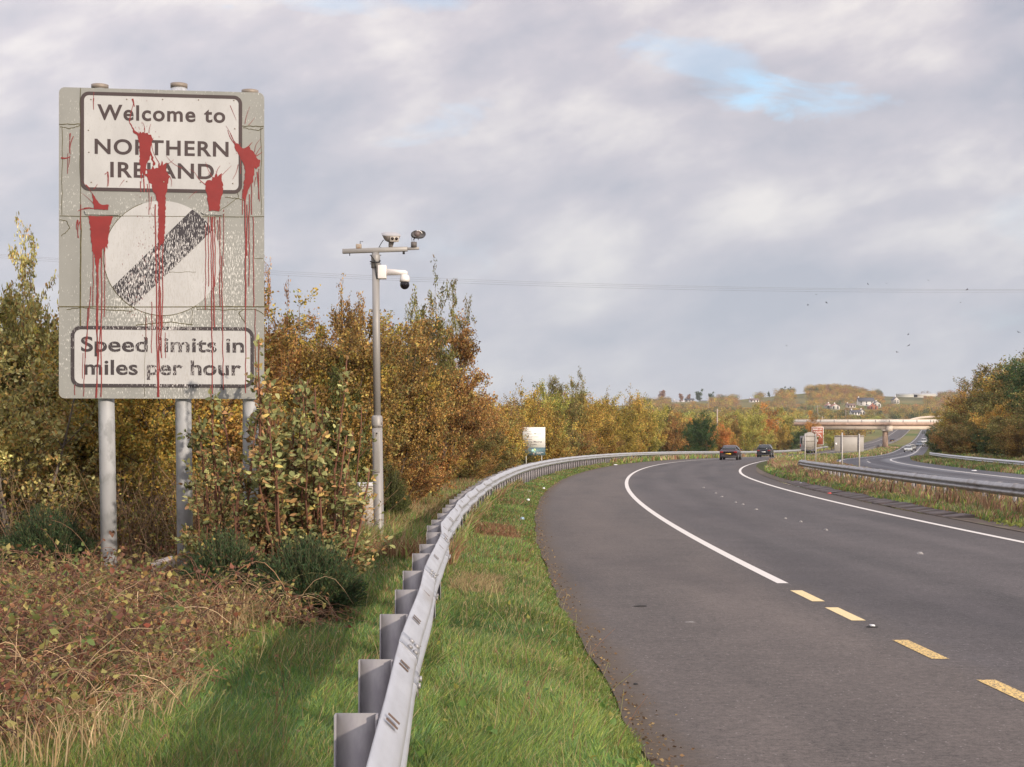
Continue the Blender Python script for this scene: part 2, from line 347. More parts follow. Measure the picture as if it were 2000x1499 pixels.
def paint(name, c, wear):
    m, N, L, P = nodes(name)
    tc = N.new('ShaderNodeTexCoord'); n = N.new('ShaderNodeTexNoise'); n.inputs['Scale'].default_value = 45; n.inputs['Detail'].default_value = 6; n.inputs['Roughness'].default_value = .7; L.new(tc.outputs['Object'], n.inputs[0])
    mr = N.new('ShaderNodeMapRange'); L.new(n.outputs[0], mr.inputs[0]); mr.inputs[1].default_value = wear; mr.inputs[2].default_value = wear + .06
    mx = N.new('ShaderNodeMixRGB'); L.new(mr.outputs[0], mx.inputs[0]); mx.inputs[1].default_value = c + (1,); mx.inputs[2].default_value = (.09, .08, .075, 1)
    L.new(mx.outputs[0], P.inputs['Base Color']); P.inputs['Roughness'].default_value = .7
    return m
PW = paint('white line paint', (.66, .62, .58), .64); PY = paint('yellow dash paint', (.74, .57, .30), .60); PY2 = paint('worn yellow dash paint', (.74, .50, .17), .50)
rm = empty('road_marking', (0, 0, 0), 0); tag(rm, kind='structure')
strip(3.43, 3.58, 20.2, 900, .004, 'edge_line', PW, rm, step=1)
strip(lambda y: 9.33 + widen(y), lambda y: 9.48 + widen(y), -30, 900, .004, 'edge_line', PW, rm, step=1)
strip(17.5, 17.66, -30, 900, .004, 'edge_line', PW, rm, step=1)
strip(22.3, 22.5, -30, 900, .004, 'edge_line', PW, rm, step=1)
for a, b, mm in ((17.95, 19.25, PY), (16.05, 17.3, PY), (13.25, 14.5, PY2), (10.95, 12.1, PY2), (8.6, 9.8, PY2), (6.2, 7.4, PY2)):
    strip(3.41, 3.56, a, b, .004, 'dash_line', mm, rm, step=.4)
for k in range(40):
    y = 150 + k * 12
    if k % 2 == 0: strip(20.0, 20.12, y, y + 3, .004, 'dash_line', PW, rm, step=1)
strip(20.0, 20.12, 128, 138, .004, 'dash_line', PW, rm, step=1)
for k in range(30):
    y = 220 + k * 12; strip(7.0, 7.12, y, y + 3, .004, 'dash_line', PW, rm, step=1)

tag(strip(lambda y: 10.38 + widen(y), lambda y: 11.2 + widen(y), 20, 160, .012, 'median_soil', mat('median edge dirt', (.105, .075, .055), .95, var=.4, vs=2.5, dirt=(.11, .12, .05), ds=1.1, dt=.56), step=1, cols=3), kind='structure')
# drainage gutter slabs
def gutter():
    m = mat('gutter slab', (.105, .078, .072), .75, var=.3, vs=3, dirt=(.05, .04, .03), ds=1.2, dt=.5, bump=.4, bs=25)
    rt = empty('drainage_gutter', (0, 0, 0), 0, 'brown concrete slab gutter beside the right edge line of the near road', 'gutter')
    y = 36.8
    while y < 66:
        L_ = random.uniform(1.1, 1.5); mb = MB()
        a, b = 10.42 + random.uniform(-.04, .04), 10.98 + random.uniform(-.05, .08)
        z = float(zr(y)) + .03
        X0 = float(cen(y)); X1 = float(cen(y + L_)); t = random.uniform(-.02, .02)
        v = []
        for (o_, yy, XX) in ((a, y, X0), (b, y, X0), (b, y + L_ - .05, X1), (a, y + L_ - .05, X1)):
            zz = z + (o_ - 10.5) * .12 + t * (yy - y); v.append((o_ + XX, yy, zz - .12)); v.append((o_ + XX, yy, zz))
        mb.add(v, [(1, 3, 5, 7), (0, 1, 7, 6), (0, 2, 3, 1), (2, 4, 5, 3), (4, 6, 7, 5)])
        mb.build('slab', m, rt); y += L_
    w = mat('puddle', (.10, .09, .085), .06, var=.1); 
    p = MB(); th = np.linspace(0, 2 * np.pi, 24)[:-1]
    for (yc, ly, wy) in ((63, 6.5, .11), (45, 3, .07), (41, 2.5, .09)):
        yy = yc + ly * np.sin(th); o_ = 10.36 + wy * np.cos(th) * (1 + .4 * np.sin(5 * th)); P_ = np.stack([o_ + cen(yy), yy, zr(yy) + .006], -1)
        c0 = P_.mean(0, keepdims=True); k = len(th); p.add(np.concatenate([P_, c0]), [(i, (i + 1) % k, k) for i in range(k)])
    tag(p.build('puddle_water', w), kind='structure')
gutter()

# ------------------------------------------------------------------ vegetation generators
PAL0 = {
 'russet': [((.15, .078, .032), 4), ((.21, .115, .042), 4), ((.27, .17, .06), 2.5), ((.12, .10, .04), 3), ((.36, .26, .09), 1.2)],
 'ochre': [((.30, .19, .05), 4), ((.38, .26, .07), 3), ((.20, .14, .04), 3), ((.16, .17, .045), 2)],
 'yellowgreen': [((.22, .22, .055), 4), ((.32, .29, .08), 3), ((.13, .15, .04), 3), ((.40, .32, .12), 1)],
 'olive': [((.105, .105, .038), 4), ((.145, .14, .05), 3), ((.20, .18, .07), 2), ((.16, .10, .045), 3)],
 'orange': [((.34, .17, .05), 4), ((.27, .13, .045), 3), ((.38, .23, .06), 2), ((.2, .11, .03), 2)],
 'darkgreen': [((.030, .060, .024), 4), ((.045, .085, .034), 3), ((.07, .11, .04), 2)],
 'midgreen': [((.085, .105, .035), 4), ((.12, .14, .05), 3), ((.06, .08, .028), 2)],
 'bare': [((.22, .12, .08), 3), ((.17, .10, .07), 3), ((.26, .16, .09), 1)],
 'shrubleaf': [((.14, .155, .07), 5), ((.20, .205, .10), 4), ((.09, .10, .045), 3), ((.24, .15, .075), 4), ((.30, .24, .09), 1.2)],
 'palegreen': [((.29, .29, .14), 4), ((.23, .23, .09), 4), ((.15, .15, .06), 3), ((.36, .29, .11), 2), ((.25, .17, .07), 2.5)],
 'bramble': [((.11, .05, .032), 4), ((.085, .10, .035), 4), ((.17, .095, .05), 2), ((.07, .04, .028), 3)],
 'gorse': [((.035, .070, .032), 4), ((.055, .095, .045), 3), ((.10, .12, .05), 1), ((.14, .10, .05), .6)],
}
PAL = {k: [(tuple(x * t_ * (1.72 if k not in ('darkgreen', 'gorse', 'midgreen') else 1.4) for x, t_ in zip(c, (1.02, .99, .86))), w) for c, w in v] for k, v in PAL0.items()}
def palcols(rg, name, n):
    p = PAL[name]; C = np.array([c for c, _ in p]); w = np.array([q for _, q in p], float); w /= w.sum()
    c = C[rg.choice(len(C), n, p=w)] * rg.uniform(.5, 1.45, (n, 1))
    return np.clip(c, 0, .75)
def unit(v): return v / (np.linalg.norm(v, axis=-1, keepdims=True) + 1e-9)
def add_leaves(mb, P, size, cols, rg, outward=None, lw=.62, fold=.18, six=False):
    n = len(P); a = rg.normal(size=(n, 3))
    if outward is not None: a = a * .8 + outward
    a = unit(a); nr = unit(np.cross(a, rg.normal(size=(n, 3)))); b = np.cross(a, nr)
    l = (size * rg.uniform(.65, 1.25, n))[:, None]; w = l * lw * .5
    if six:
        V = np.stack([P, P + a * l * .28 + b * w * .95 + nr * l * fold, P + a * l * .68 + b * w * .8 + nr * l * fold * .6, P + a * l - nr * l * .08, P + a * l * .68 - b * w * .8 + nr * l * fold * .6, P + a * l * .28 - b * w * .95 + nr * l * fold, P + a * l * .5], 1).reshape(-1, 3)
        i = np.arange(n)[:, None] * 7
        mb.add(V, np.concatenate([i + np.array([[p, q, 6]]) for p, q in ((0, 1), (1, 2), (2, 3), (3, 4), (4, 5), (5, 0))], 0), np.repeat(cols, 7, 0)); return
    V = np.stack([P, P + a * l * .45 + b * w + nr * l * fold, P + a * l, P + a * l * .45 - b * w + nr * l * fold], 1).reshape(-1, 3)
    i = np.arange(n)[:, None] * 4
    Ft = np.concatenate([i + np.array([[0, 1, 2]]), i + np.array([[0, 2, 3]])], 0)
    mb.add(V, Ft, np.repeat(cols, 4, 0))
BARK = {'grey': (.16, .13, .11), 'red': (.14, .06, .035), 'brown': (.11, .075, .05)}
def tree_meshes(seed, H=5., spread=1.6, stems=3, nl=6000, leaf=.075, pal='russet', bark='brown', low=.08, tips=True, nbr=22, clus=.10, upw=.75, rad=.035, topsparse=0., lw=.62, six=False, cone=0.):
    """returns (trunk mesh object, crown mesh object) - real limbs, branches, twigs with leaves along them"""
    rg = np.random.default_rng(seed)
    wood = MB(); bc = np.array(BARK[bark])
    segs, wts = [], []
    for s in range(stems):
        th = rg.uniform(0, 2 * np.pi); lean = rg.uniform(.15, .55) * spread * (0 if stems == 1 else 1); h = H * (1 if s == 0 else rg.uniform(.62, .93))
        t = np.linspace(0, 1, 9)[:, None]; d = np.array([[np.cos(th), np.sin(th), 0]])
        P = d * lean * (t ** .8) * 1.6 + np.array([[0, 0, h]]) * t + np.cumsum(rg.normal(0, .018 * H * .25, (9, 3)), 0) * [1, 1, .2] + d * .08 * (stems > 1)
        P[0, 2] = -.15
        wood.tube(P, rad * H / 5 * (1 - t[:, 0]) ** .8 + .006, 6, bc * rg.uniform(.8, 1.2))
        segs.append(P[5:]); wts.append(.5)
        for k in range(nbr // stems + 2):
            u = low + (1 - low) * rg.uniform(0, 1) ** .9 * .96
            p0 = np.array([np.interp(u, t[:, 0], P[:, c]) for c in range(3)])
            L_ = spread * (cone * (1.08 - u) ** .75 + (1 - cone) * max(.10, 1.03 - u ** 2.2) ** .6) * rg.uniform(.45, 1.1) * (.65 + .35 * min(1, u * 4))
            az = rg.uniform(0, 2 * np.pi); el = rg.uniform(.2, 1.0) * upw
            dv = np.array([np.cos(az) * np.cos(el), np.sin(az) * np.cos(el), np.sin(el)])
            q = np.linspace(0, 1, 5)[:, None]; B = p0 + dv * L_ * q + np.array([[0, 0, 1]]) * (q ** 2) * L_ * .25 + np.cumsum(rg.normal(0, .02 * L_, (5, 3)), 0)
            wood.tube(B, np.linspace(.012, .004, 5) * H / 5, 4, bc * rg.uniform(.8, 1.2), cap=False); segs.append(B); wts.append(L_)
            for j in range(5):
                uu = rg.uniform(.25, 1); b0 = np.array([np.interp(uu, q[:, 0], B[:, c]) for c in range(3)])
                tv = unit(dv * .7 + rg.normal(0, .55, 3) + np.array([0, 0, .45])); l2 = L_ * rg.uniform(.25, .5)
                T = b0 + tv * l2 * np.linspace(0, 1, 3)[:, None] + rg.normal(0, .012, (3, 3))
                wood.tube(T, [.005 * H / 5, .0035 * H / 5, .002], 3, bc, cap=False); segs.append(T); wts.append(l2 * 1.6)
        if tips:
            for j in range(6):
                b0 = P[-1 - rg.integers(0, 3)]; tv = unit(np.array([rg.normal(0, .35), rg.normal(0, .35), 1.])); l2 = H * rg.uniform(.06, .14)
                T = b0 + tv * l2 * np.linspace(0, 1, 3)[:, None]; wood.tube(T, [.004 * H / 5, .003, .0015], 3, bc, cap=False); segs.append(T); wts.append(l2)
    w = np.array(wts); w /= w.sum(); cnt = rg.multinomial(nl, w)
    Pl, Ol = [], []
    for sg, c in zip(segs, cnt):
        if c == 0: continue
        u = rg.uniform(0.1, 1.0, c) ** .8 * (len(sg) - 1); i = np.minimum(u.astype(int), len(sg) - 2); f = (u - i)[:, None]
        p = sg[i] * (1 - f) + sg[i + 1] * f
        dirv = unit(sg[-1] - sg[0])
        Pl.append(p + rg.normal(0, clus * H / 5, (c, 3)) * [1, 1, .8]); Ol.append(np.tile(dirv * .5, (c, 1)))
    Pl = np.concatenate(Pl); Ol = np.concatenate(Ol)
    if topsparse: 
        keep = rg.uniform(0, 1, len(Pl)) > topsparse * np.clip((Pl[:, 2] / H - .55) / .4, 0, 1); Pl = Pl[keep]; Ol = Ol[keep]
    keep = Pl[:, 2] > .05; Pl = Pl[keep]; Ol = Ol[keep]
    # colour drifts in clumps through the crown
    ph = rg.uniform(0, 6, 3); cl = np.sin(Pl[:, 0] * 2.3 + ph[0]) + np.sin(Pl[:, 1] * 2.1 + ph[1]) + np.sin(Pl[:, 2] * 2.7 + ph[2])
    cols = palcols(rg, pal, len(Pl)) * (1 + .16 * cl[:, None])
    crown = MB(); add_leaves(crown, Pl, leaf, np.clip(cols, 0, 1), rg, Ol, lw, six=six)
    return wood, crown
LM = leafmat('autumn leaves', .34); BM_ = None
def barkmat():
    m, N, L, P = nodes('bark'); at_ = N.new('ShaderNodeVertexColor'); at_.layer_name = 'Col'
    n = N.new('ShaderNodeTexNoise'); n.inputs['Scale'].default_value = 30; mr = N.new('ShaderNodeMapRange'); L.new(n.outputs[0], mr.inputs[0]); mr.inputs[3].default_value = .6; mr.inputs[4].default_value = 1.4
    mx = N.new('ShaderNodeMixRGB'); mx.blend_type = 'MULTIPLY'; mx.inputs[0].default_value = 1; L.new(at_.outputs[0], mx.inputs[1]); L.new(mr.outputs[0], mx.inputs[2])
    L.new(mx.outputs[0], P.inputs['Base Color']); P.inputs['Roughness'].default_value = .85; return m
BM_ = barkmat()
LIB = {}
def lib(kind, name='tree', **kw):
    """prototype: root empty + trunk + crown, parked until placed"""
    w, c = tree_meshes(**kw)
    rt = empty(name, (0, 0, 0)); t = w.build('trunk', BM_, rt, smooth=True); k = c.build('crown', LM, rt)
    LIB.setdefault(kind, []).append([rt, t, k, False, kw.get('H', 5.)]); return rt
def place(kind, x, y, h, label, cat, group=None, idx=None, wid=1.0, rz=None, dz=-.05, name=None):
    arr = LIB[kind]; e = arr[(idx if idx is not None else random.randrange(len(arr)))]
    if not e[3]: rt = e[0]; e[3] = True
    else:
        rt = e[0].copy(); col.objects.link(rt)
        for ch in (e[1], e[2]):
            c = ch.copy(); col.objects.link(c); c.parent = rt
    if name: rt.name = name
    s = h / e[4]; rt.scale = (s * wid, s * wid, s); rt.location = (x, y, gz(x, y) + dz); rt.rotation_euler = (0, 0, random.uniform(0, 6.28) if rz is None else rz)
    for k in ('group',):
        if k in rt: del rt[k]
    return tag(rt, label, cat, group)
KINDS = {
 'russet': dict(pal='russet', bark='brown'), 'ochre': dict(pal='ochre', bark='brown'), 'yellowgreen': dict(pal='yellowgreen', bark='grey'),
 'olive': dict(pal='olive', bark='brown'), 'orange': dict(pal='orange', bark='grey'), 'darkgreen': dict(pal='darkgreen', bark='brown'), 'bare': dict(pal='bare', bark='red'), 'midgreen': dict(pal='midgreen', bark='brown'), 'palegreen': dict(pal='palegreen', bark='grey')}
WORD = {'russet': 'russet brown', 'ochre': 'golden ochre', 'yellowgreen': 'yellow green', 'olive': 'dull olive', 'orange': 'bright orange', 'darkgreen': 'dark green', 'bare': 'nearly bare purplish', 'midgreen': 'fresh green', 'palegreen': 'pale green'}
sd = 100
for k, kw in KINDS.items():
    # near detail (leaf-size true), middle distance, far
    for j in range(2 if k in ('russet', 'ochre', 'palegreen', 'olive') else 1):
        if k in ('russet', 'ochre', 'palegreen', 'olive', 'midgreen', 'yellowgreen', 'orange'):
            lib('n_' + k, seed=sd, H=5., spread=2.0, stems=5, nl=20000 if k != 'palegreen' else 11000, leaf=.08 if k != 'palegreen' else .095, nbr=64, clus=.06, low=.03, six=k == 'palegreen', **kw); sd += 1
    for j in range(2):
        lib('m_' + k, seed=sd, H=6., spread=2.7, stems=5, nl=11000 if k != 'bare' else 3500, leaf=.15, nbr=56, clus=.11, low=.02, **kw); sd += 1
    lib('f_' + k, seed=sd, H=8., spread=3.4, stems=3, nl=1900, leaf=.62, nbr=26, clus=.22, low=.05, tips=False, **kw); sd += 1

# ------------------------------------------------------------------ big direction sign
def build_main_sign():
    YL, YR = 15.77, 16.03
    A = at(115, 778, YL); B = at(516, 778, YR); A.z = at(115, 778.5, YL).z; B.z = A.z
    d = Vector((B.x - A.x, B.y - A.y, 0)); W = d.length; d.normalize()
    nrm = Vector((d.y, -d.x, 0))                       # towards the viewer
    rt = empty('road_sign', ((A.x + B.x) / 2, (A.y + B.y) / 2, gz((A.x + B.x) / 2, (A.y + B.y) / 2)), math.atan2(d.y, d.x),
               'tall grey border welcome sign splashed with red paint on three galvanised posts', 'road sign')
    o0 = rt.location.copy()
    H = 3.196
    def loc(px, py):
        """photo pixel -> sign-plane coordinates (u from left edge, v above ground datum)"""
        dx = (px - 1000) / F; dz = (858 - py) / F
        # ray (dx,1,dz)*t ; plane: (p-A).nrm=0
        t = (A.x * nrm.x + A.y * nrm.y) / (dx * nrm.x + nrm.y)
        p = Vector((dx * t, t, CH + dz * t)); u = (p.x - A.x) * d.x + (p.y - A.y) * d.y
        return u - W / 2, p.z - o0.z
    # local frame: x = u, z = v, -y faces the viewer
    zb = A.z - o0.z; zt = zb + H; hw = W / 2
    def rrect(x0, x1, z0, z1, r, n=7):
        pts = []
        for cx, cz, a0 in ((x1 - r, z1 - r, 0), (x0 + r, z1 - r, 90), (x0 + r, z0 + r, 180), (x1 - r, z0 + r, 270)):
            for k in range(n + 1):
                a = R(a0 + 90 * k / n); pts.append((cx + r * math.cos(a), cz + r * math.sin(a)))
        return pts
    def plate(name, polys, y0, y1, m, bev=0, parent=rt):
        """flat shapes with thickness from y0 (front) to y1; polys = list of closed outlines, inner outlines are holes"""
        cu = bpy.data.curves.new(name, 'CURVE'); cu.dimensions = '2D'; cu.fill_mode = 'BOTH'; cu.extrude = (y1 - y0) / 2
        for pl in polys:
            sp = cu.splines.new('POLY'); sp.points.add(len(pl) - 1); sp.use_cyclic_u = True
            for i, (x, z) in enumerate(pl): sp.points[i].co = (x, z, 0, 1)
        return curve_to(name, cu, y0, y1, m, parent)
    def curve_to(name, cu, y0, y1, m, parent):
        tmp = bpy.data.objects.new('tmp', cu); col.objects.link(tmp); dg = bpy.context.evaluated_depsgraph_get()
        me = bpy.data.meshes.new_from_object(tmp.evaluated_get(dg)); bpy.data.objects.remove(tmp); bpy.data.curves.remove(cu)
        n = len(me.vertices); co = np.empty(n * 3, np.float32); me.vertices.foreach_get('co', co); co = co.reshape(-1, 3)
        new = np.stack([co[:, 0], (y0 + y1) / 2 - co[:, 2], co[:, 1]], 1); me.vertices.foreach_set('co', new.ravel()); me.update()
        me.name = name; me.materials.clear(); me.materials.append(m)
        o = bpy.data.objects.new(name, me); col.objects.link(o); o.parent = parent; return o
    def text(name, body, x0, x1, z0, z1, y0, y1, m, off=.03, parent=rt, spacing=1.0):
        cu = bpy.data.curves.new(name, 'FONT'); cu.body = body; cu.size = 1; cu.extrude = (y1 - y0) / 2; cu.offset = off; cu.fill_mode = 'BOTH'; cu.space_character = spacing
        o = curve_to(name, cu, y0, y1, m, parent); me = o.data
        n = len(me.vertices); co = np.empty(n * 3, np.float32); me.vertices.foreach_get('co', co); co = co.reshape(-1, 3)
        a, b = co[:, 0].min(), co[:, 0].max(); co[:, 0] = x0 + (co[:, 0] - a) / (b - a) * (x1 - x0)
        # z0 = baseline, z1 = cap height of the font (0..~.73 em)
        co[:, 2] = z0 + co[:, 2] / (.729 + off) * (z1 - z0)
        me.vertices.foreach_set('co', co.ravel()); me.update(); return o
    # materials ------------------------------------------------
    def worn(name, base, fleck, amt, zmid=None, dens=1.0, rough=.5, dirt=True, sx=38, sz=7):
        """vertical paint flecks (old white paint run off the sheet) drawn by streaky noise"""
        m, N, L, P = nodes(name); P.inputs['Roughness'].default_value = rough
        tc = N.new('ShaderNodeTexCoord')
        def nz(s, sc, d=2, rr=.5):
            mp = N.new('ShaderNodeMapping'); L.new(tc.outputs['Object'], mp.inputs[0]); mp.inputs['Scale'].default_value = sc
            n = N.new('ShaderNodeTexNoise'); n.inputs['Scale'].default_value = s; n.inputs['Detail'].default_value = d; n.inputs['Roughness'].default_value = rr; L.new(mp.outputs[0], n.inputs[0]); return n.outputs[0]
        def M(op, a, b=None, cl=False):
            q = N.new('ShaderNodeMath'); q.operation = op; q.use_clamp = cl
            for k, v in enumerate((a, b)):
                if v is None: continue
                if isinstance(v, (int, float)): q.inputs[k].default_value = v
                else: L.new(v, q.inputs[k])
            return q.outputs[0]
        fine = nz(1, (150, 150, 24), 2); patch = nz(1.6, (1, 1, 1), 3)
        sp = N.new('ShaderNodeSeparateXYZ'); L.new(tc.outputs['Object'], sp.inputs[0])
        # densest over the middle right, thinning to the top
        zc = M('DIVIDE', M('SUBTRACT', sp.outputs[2], zb + 1.0), 1.35); xc = M('DIVIDE', M('SUBTRACT', sp.outputs[0], .15), .95)
        g = M('SUBTRACT', 1.0, M('ADD', M('MULTIPLY', zc, zc), M('MULTIPLY', xc, xc)), True)
        th = M('SUBTRACT', amt, M('ADD', M('MULTIPLY', g, .14 * dens), M('MULTIPLY', M('SUBTRACT', patch, .5), .30)))
        k = M('MULTIPLY', M('SUBTRACT', fine, th), 40, True)
        mx = N.new('ShaderNodeMixRGB'); L.new(k, mx.inputs[0]); mx.inputs[2].default_value = fleck + (1,)
        big = nz(3, (1, 1, .6), 5, .6); cr = N.new('ShaderNodeMapRange'); L.new(big, cr.inputs[0]); cr.inputs[3].default_value = .72; cr.inputs[4].default_value = 1.18
        ml = N.new('ShaderNodeMixRGB'); ml.blend_type = 'MULTIPLY'; ml.inputs[0].default_value = 1; ml.inputs[1].default_value = base + (1,); L.new(cr.outputs[0], ml.inputs[2]); L.new(ml.outputs[0], mx.inputs[1])
        L.new(mx.outputs[0], P.inputs['Base Color']); return m
    grey = worn('sign backing sheet', (.285, .285, .268), (.70, .69, .66), .665, rough=.45)
    white = worn('white sheeting', (.50, .495, .495), (.43, .42, .41), .66, rough=.4)
    black = worn('black lettering', (.045, .035, .038), (.66, .63, .62), .70, rough=.45, dens=1.1)
    black_top = worn('upper black lettering', (.060, .040, .040), (.74, .70, .68), .79, rough=.45, dens=1.2)
    band_m = worn('black diagonal', (.040, .034, .040), (.62, .60, .59), .655, rough=.45, dens=1.0)
    seam = mat('mossy seam', (.10, .085, .035), .9, var=.4, vs=30)
    red = mat('splashed red paint', (.225, .020, .018), .42, var=.10, vs=8, bump=.15, bs=20)
    galv = mat('galvanised steel', (.56, .57, .60), .45, metal=.25, var=.14, vs=5, dirt=(.42, .43, .45), ds=7, dt=.5, stretch=(1, 1, .6))
    capm = mat('post cap', (.30, .25, .21), .6, metal=.3, var=.2)
    # panel ------------------------------------------------------
    plate('panel', [rrect(-hw, hw, zb, zt, .06)], 0, .03, grey)
    fr = MB()
    for z in (zb + .35, zb + 1.2, zb + 2.1, zb + 2.85): fr.box(-hw + .04, hw - .04, .032, .07, z - .03, z + .03)
    fr.build('backing_rail', galv, rt)
    def P1(x, y): return loc(80 + x / 4.1667, 130 + y / 4.1667)
    def P2(x, y): return loc(80 + x / 4.1667, 460 + y / 4.1667)
    def rect_px(x0, y0, x1, y1):
        a = loc(x0, y0); b = loc(x1, y1); c0 = loc(x0, y1); c1 = loc(x1, y0)
        return (a[0] + c0[0]) / 2, (b[0] + c1[0]) / 2, (b[1] + c0[1]) / 2, (a[1] + c1[1]) / 2
    def seamline(pts, w=.006, y=-.004):
        m = MB()
        for (a, b) in zip(pts[:-1], pts[1:]):
            ax, az = a; bx, bz = b; L_ = math.hypot(bx - ax, bz - az) + 1e-6; nx, nz_ = -(bz - az) / L_ * w / 2, (bx - ax) / L_ * w / 2
            m.add([(ax - nx, y, az - nz_), (bx - nx, y, bz - nz_), (bx + nx, y, bz + nz_), (ax + nx, y, az + nz_), (ax - nx, 0, az - nz_), (bx - nx, 0, bz - nz_), (bx + nx, 0, bz + nz_), (ax + nx, 0, az + nz_)],
                  [(0, 1, 2, 3), (0, 4, 5, 1), (3, 2, 6, 7)])
        return m
    def wob(pts, n=10, amp=.004, r=random.Random(4)):
        out = []
        for (a, b) in zip(pts[:-1], pts[1:]):
            for k in range(n): t = k / n; out.append((a[0] + (b[0] - a[0]) * t + r.uniform(-amp, amp), a[1] + (b[1] - a[1]) * t + r.uniform(-amp, amp)))
        out.append(pts[-1]); return out
    seams = [([loc(116, 243), loc(157, 243)], .007), ([loc(473, 247), loc(515, 247)], .007), ([loc(116, 422.8), loc(516, 423.6)], .006), ([loc(116, 599.7), loc(516, 599.7)], .010),
             ([loc(156.8, 172), loc(156.8, 422)], .005), ([loc(158, 424), loc(157, 640)], .012), ([loc(122, 250), loc(121, 420)], .004), ([loc(510, 250), loc(510, 420)], .004),
             ([loc(465, 376), loc(465, 387), loc(430, 412)], .004), ([loc(284, 603), loc(282, 775)], .003), ([loc(375, 603), loc(374, 636)], .003), ([loc(477, 604), loc(466, 612), loc(480, 633)], .006),
             ([loc(265, 636), loc(300, 632), loc(335, 630), loc(376, 634)], .007), ([loc(130, 605), loc(160, 601), loc(205, 606), loc(260, 608)], .006), ([loc(385, 604), loc(440, 606), loc(500, 604), loc(515, 615)], .006), ([loc(495, 505), loc(514, 505)], .004),
             ([loc(475, 250), loc(505, 256), loc(514, 250)], .005), ([loc(117, 248), loc(135, 252), loc(156, 246)], .006), ([loc(330, 532), loc(383, 532)], .004), ([loc(116, 430), loc(130, 432), loc(137, 446), loc(120, 462)], .005), ([loc(440, 386), loc(462, 388), loc(478, 392)], .005)]
    mb_all = None
    for pts, w in seams:
        s_ = seamline(wob(pts, 8, .0045), w)
        if mb_all is None: mb_all = s_
        else:
            for v in s_.v: pass
            base = mb_all.n
            for k in s_.f:
                for f in s_.f[k]: mb_all.f.setdefault(k, []).append(f + base)
            mb_all.v += s_.v; mb_all.n += s_.n
    mb_all.build('seam', seam, rt)
    # upper plate
    x0, x1, z0, z1 = rect_px(157.3, 183.5, 473, 376)
    plate('border', [rrect(x0, x1, z0, z1, .085), rrect(x0 + .036, x1 - .036, z0 + .036, z1 - .036, .052)], -.0060, -.0005, black_top)
    plate('plate', [rrect(x0 + .034, x1 - .034, z0 + .034, z1 - .034, .052)], -.0035, -.0005, white)
    for body, a, b, t, bs, sp_ in (('Welcome to', 190.4, 440, 205.6, 236.8, 1.12), ('NORTHERN', 185, 446.5, 272.8, 303.3, 1.12), ('IRELAND', 215.6, 418, 317, 348, 1.12)):
        xa, xb, za, zb_ = rect_px(a, t, b, bs); text('lettering', body, xa, xb, za, zb_, -.006, -.0036, black_top, .022, spacing=sp_)
    rv = None
    for px, py in [(178, 195), (248, 194.6), (318, 194.8), (388, 195.6), (457, 196.6), (173, 255), (459, 252), (178.6, 356.6), (248, 355), (320, 356), (392, 356.6), (455, 359), (174, 298)]:
        u, v = loc(px, py)
        if rv is None: bolt = MB(); bolt.tube([(0, -.009, 0), (0, -.003, 0)], .007, 10); q = rv = bolt.build('rivet', capm, rt)
        else: q = rv.copy(); col.objects.link(q); q.parent = rt
        q.location = (u, 0, v)
    # disc + band
    cu_, cv = loc(317.5, 504.5); r = (loc(431.6, 504.5)[0] - loc(203.6, 504.5)[0]) / 2
    circ = lambda rr, n=72: [(cu_ + rr * math.cos(2 * math.pi * k / n), cv + rr * math.sin(2 * math.pi * k / n)) for k in range(n)]
    plate('disc', [circ(r)], -.0035, -.0005, white)
    ring = seamline(wob(circ(r + .003)[22:62], 2, .002), .006, -.0036); ring.build('disc_seam', seam, rt)
    a1, a2, b1, b2 = loc(376.4, 408.4), loc(414.8, 450.4), loc(260, 600), loc(220.4, 560.8)
    def arc(pa, pb, n=8):
        aa = math.atan2(pa[1] - cv, pa[0] - cu_); ab = math.atan2(pb[1] - cv, pb[0] - cu_)
        dlt = (ab - aa + math.pi) % (2 * math.pi) - math.pi
        return [(cu_ + (r - .002) * math.cos(aa + dlt * k / n), cv + (r - .002) * math.sin(aa + dlt * k / n)) for k in range(n + 1)]
    plate('diagonal_band', [arc(a1, a2) + arc(b1, b2)], -.0055, -.0036, band_m)
    # lower plate
    x0, x1, z0, z1 = rect_px(138.5, 638.5, 496, 757.5)
    plate('border', [rrect(x0, x1, z0, z1, .10), rrect(x0 + .036, x1 - .036, z0 + .036, z1 - .036, .066)], -.0060, -.0005, black)
    plate('plate', [rrect(x0 + .034, x1 - .034, z0 + .034, z1 - .034, .066)], -.0035, -.0005, white)
    for body, a, b, t, bs in (('Speed limits in', 158.5, 476.5, 657.3, 687.5), ('miles per hour', 164.5, 471, 702, 732.4)):
        xa, xb, za, zb_ = rect_px(a, t, b, bs); text('lettering', body, xa, xb, za, zb_, -.006, -.0036, black, .020, spacing=1.02)
    # bent strips that stand proud of the sheet
    for pts in ([(165, 412), (237, 415), (232, 421), (168, 420)], [(393, 415), (440, 415), (434, 421), (398, 420)]):
        plate('cover_strip', [[loc(*p) for p in pts]], -.016, -.0005, grey)
    # red paint -----------------------------------------------------
    rr = random.Random(11)
    def spiky(pts, amp=.006):
        out = []
        for (a, b) in zip(pts, pts[1:] + pts[:1]):
            n = max(1, int(math.hypot(b[0] - a[0], b[1] - a[1]) / .018))
            for k in range(n): t = k / n; out.append((a[0] + (b[0] - a[0]) * t + rr.uniform(-amp, amp) * (k > 0), a[1] + (b[1] - a[1]) * t + rr.uniform(-amp, amp) * (k > 0)))
        return out
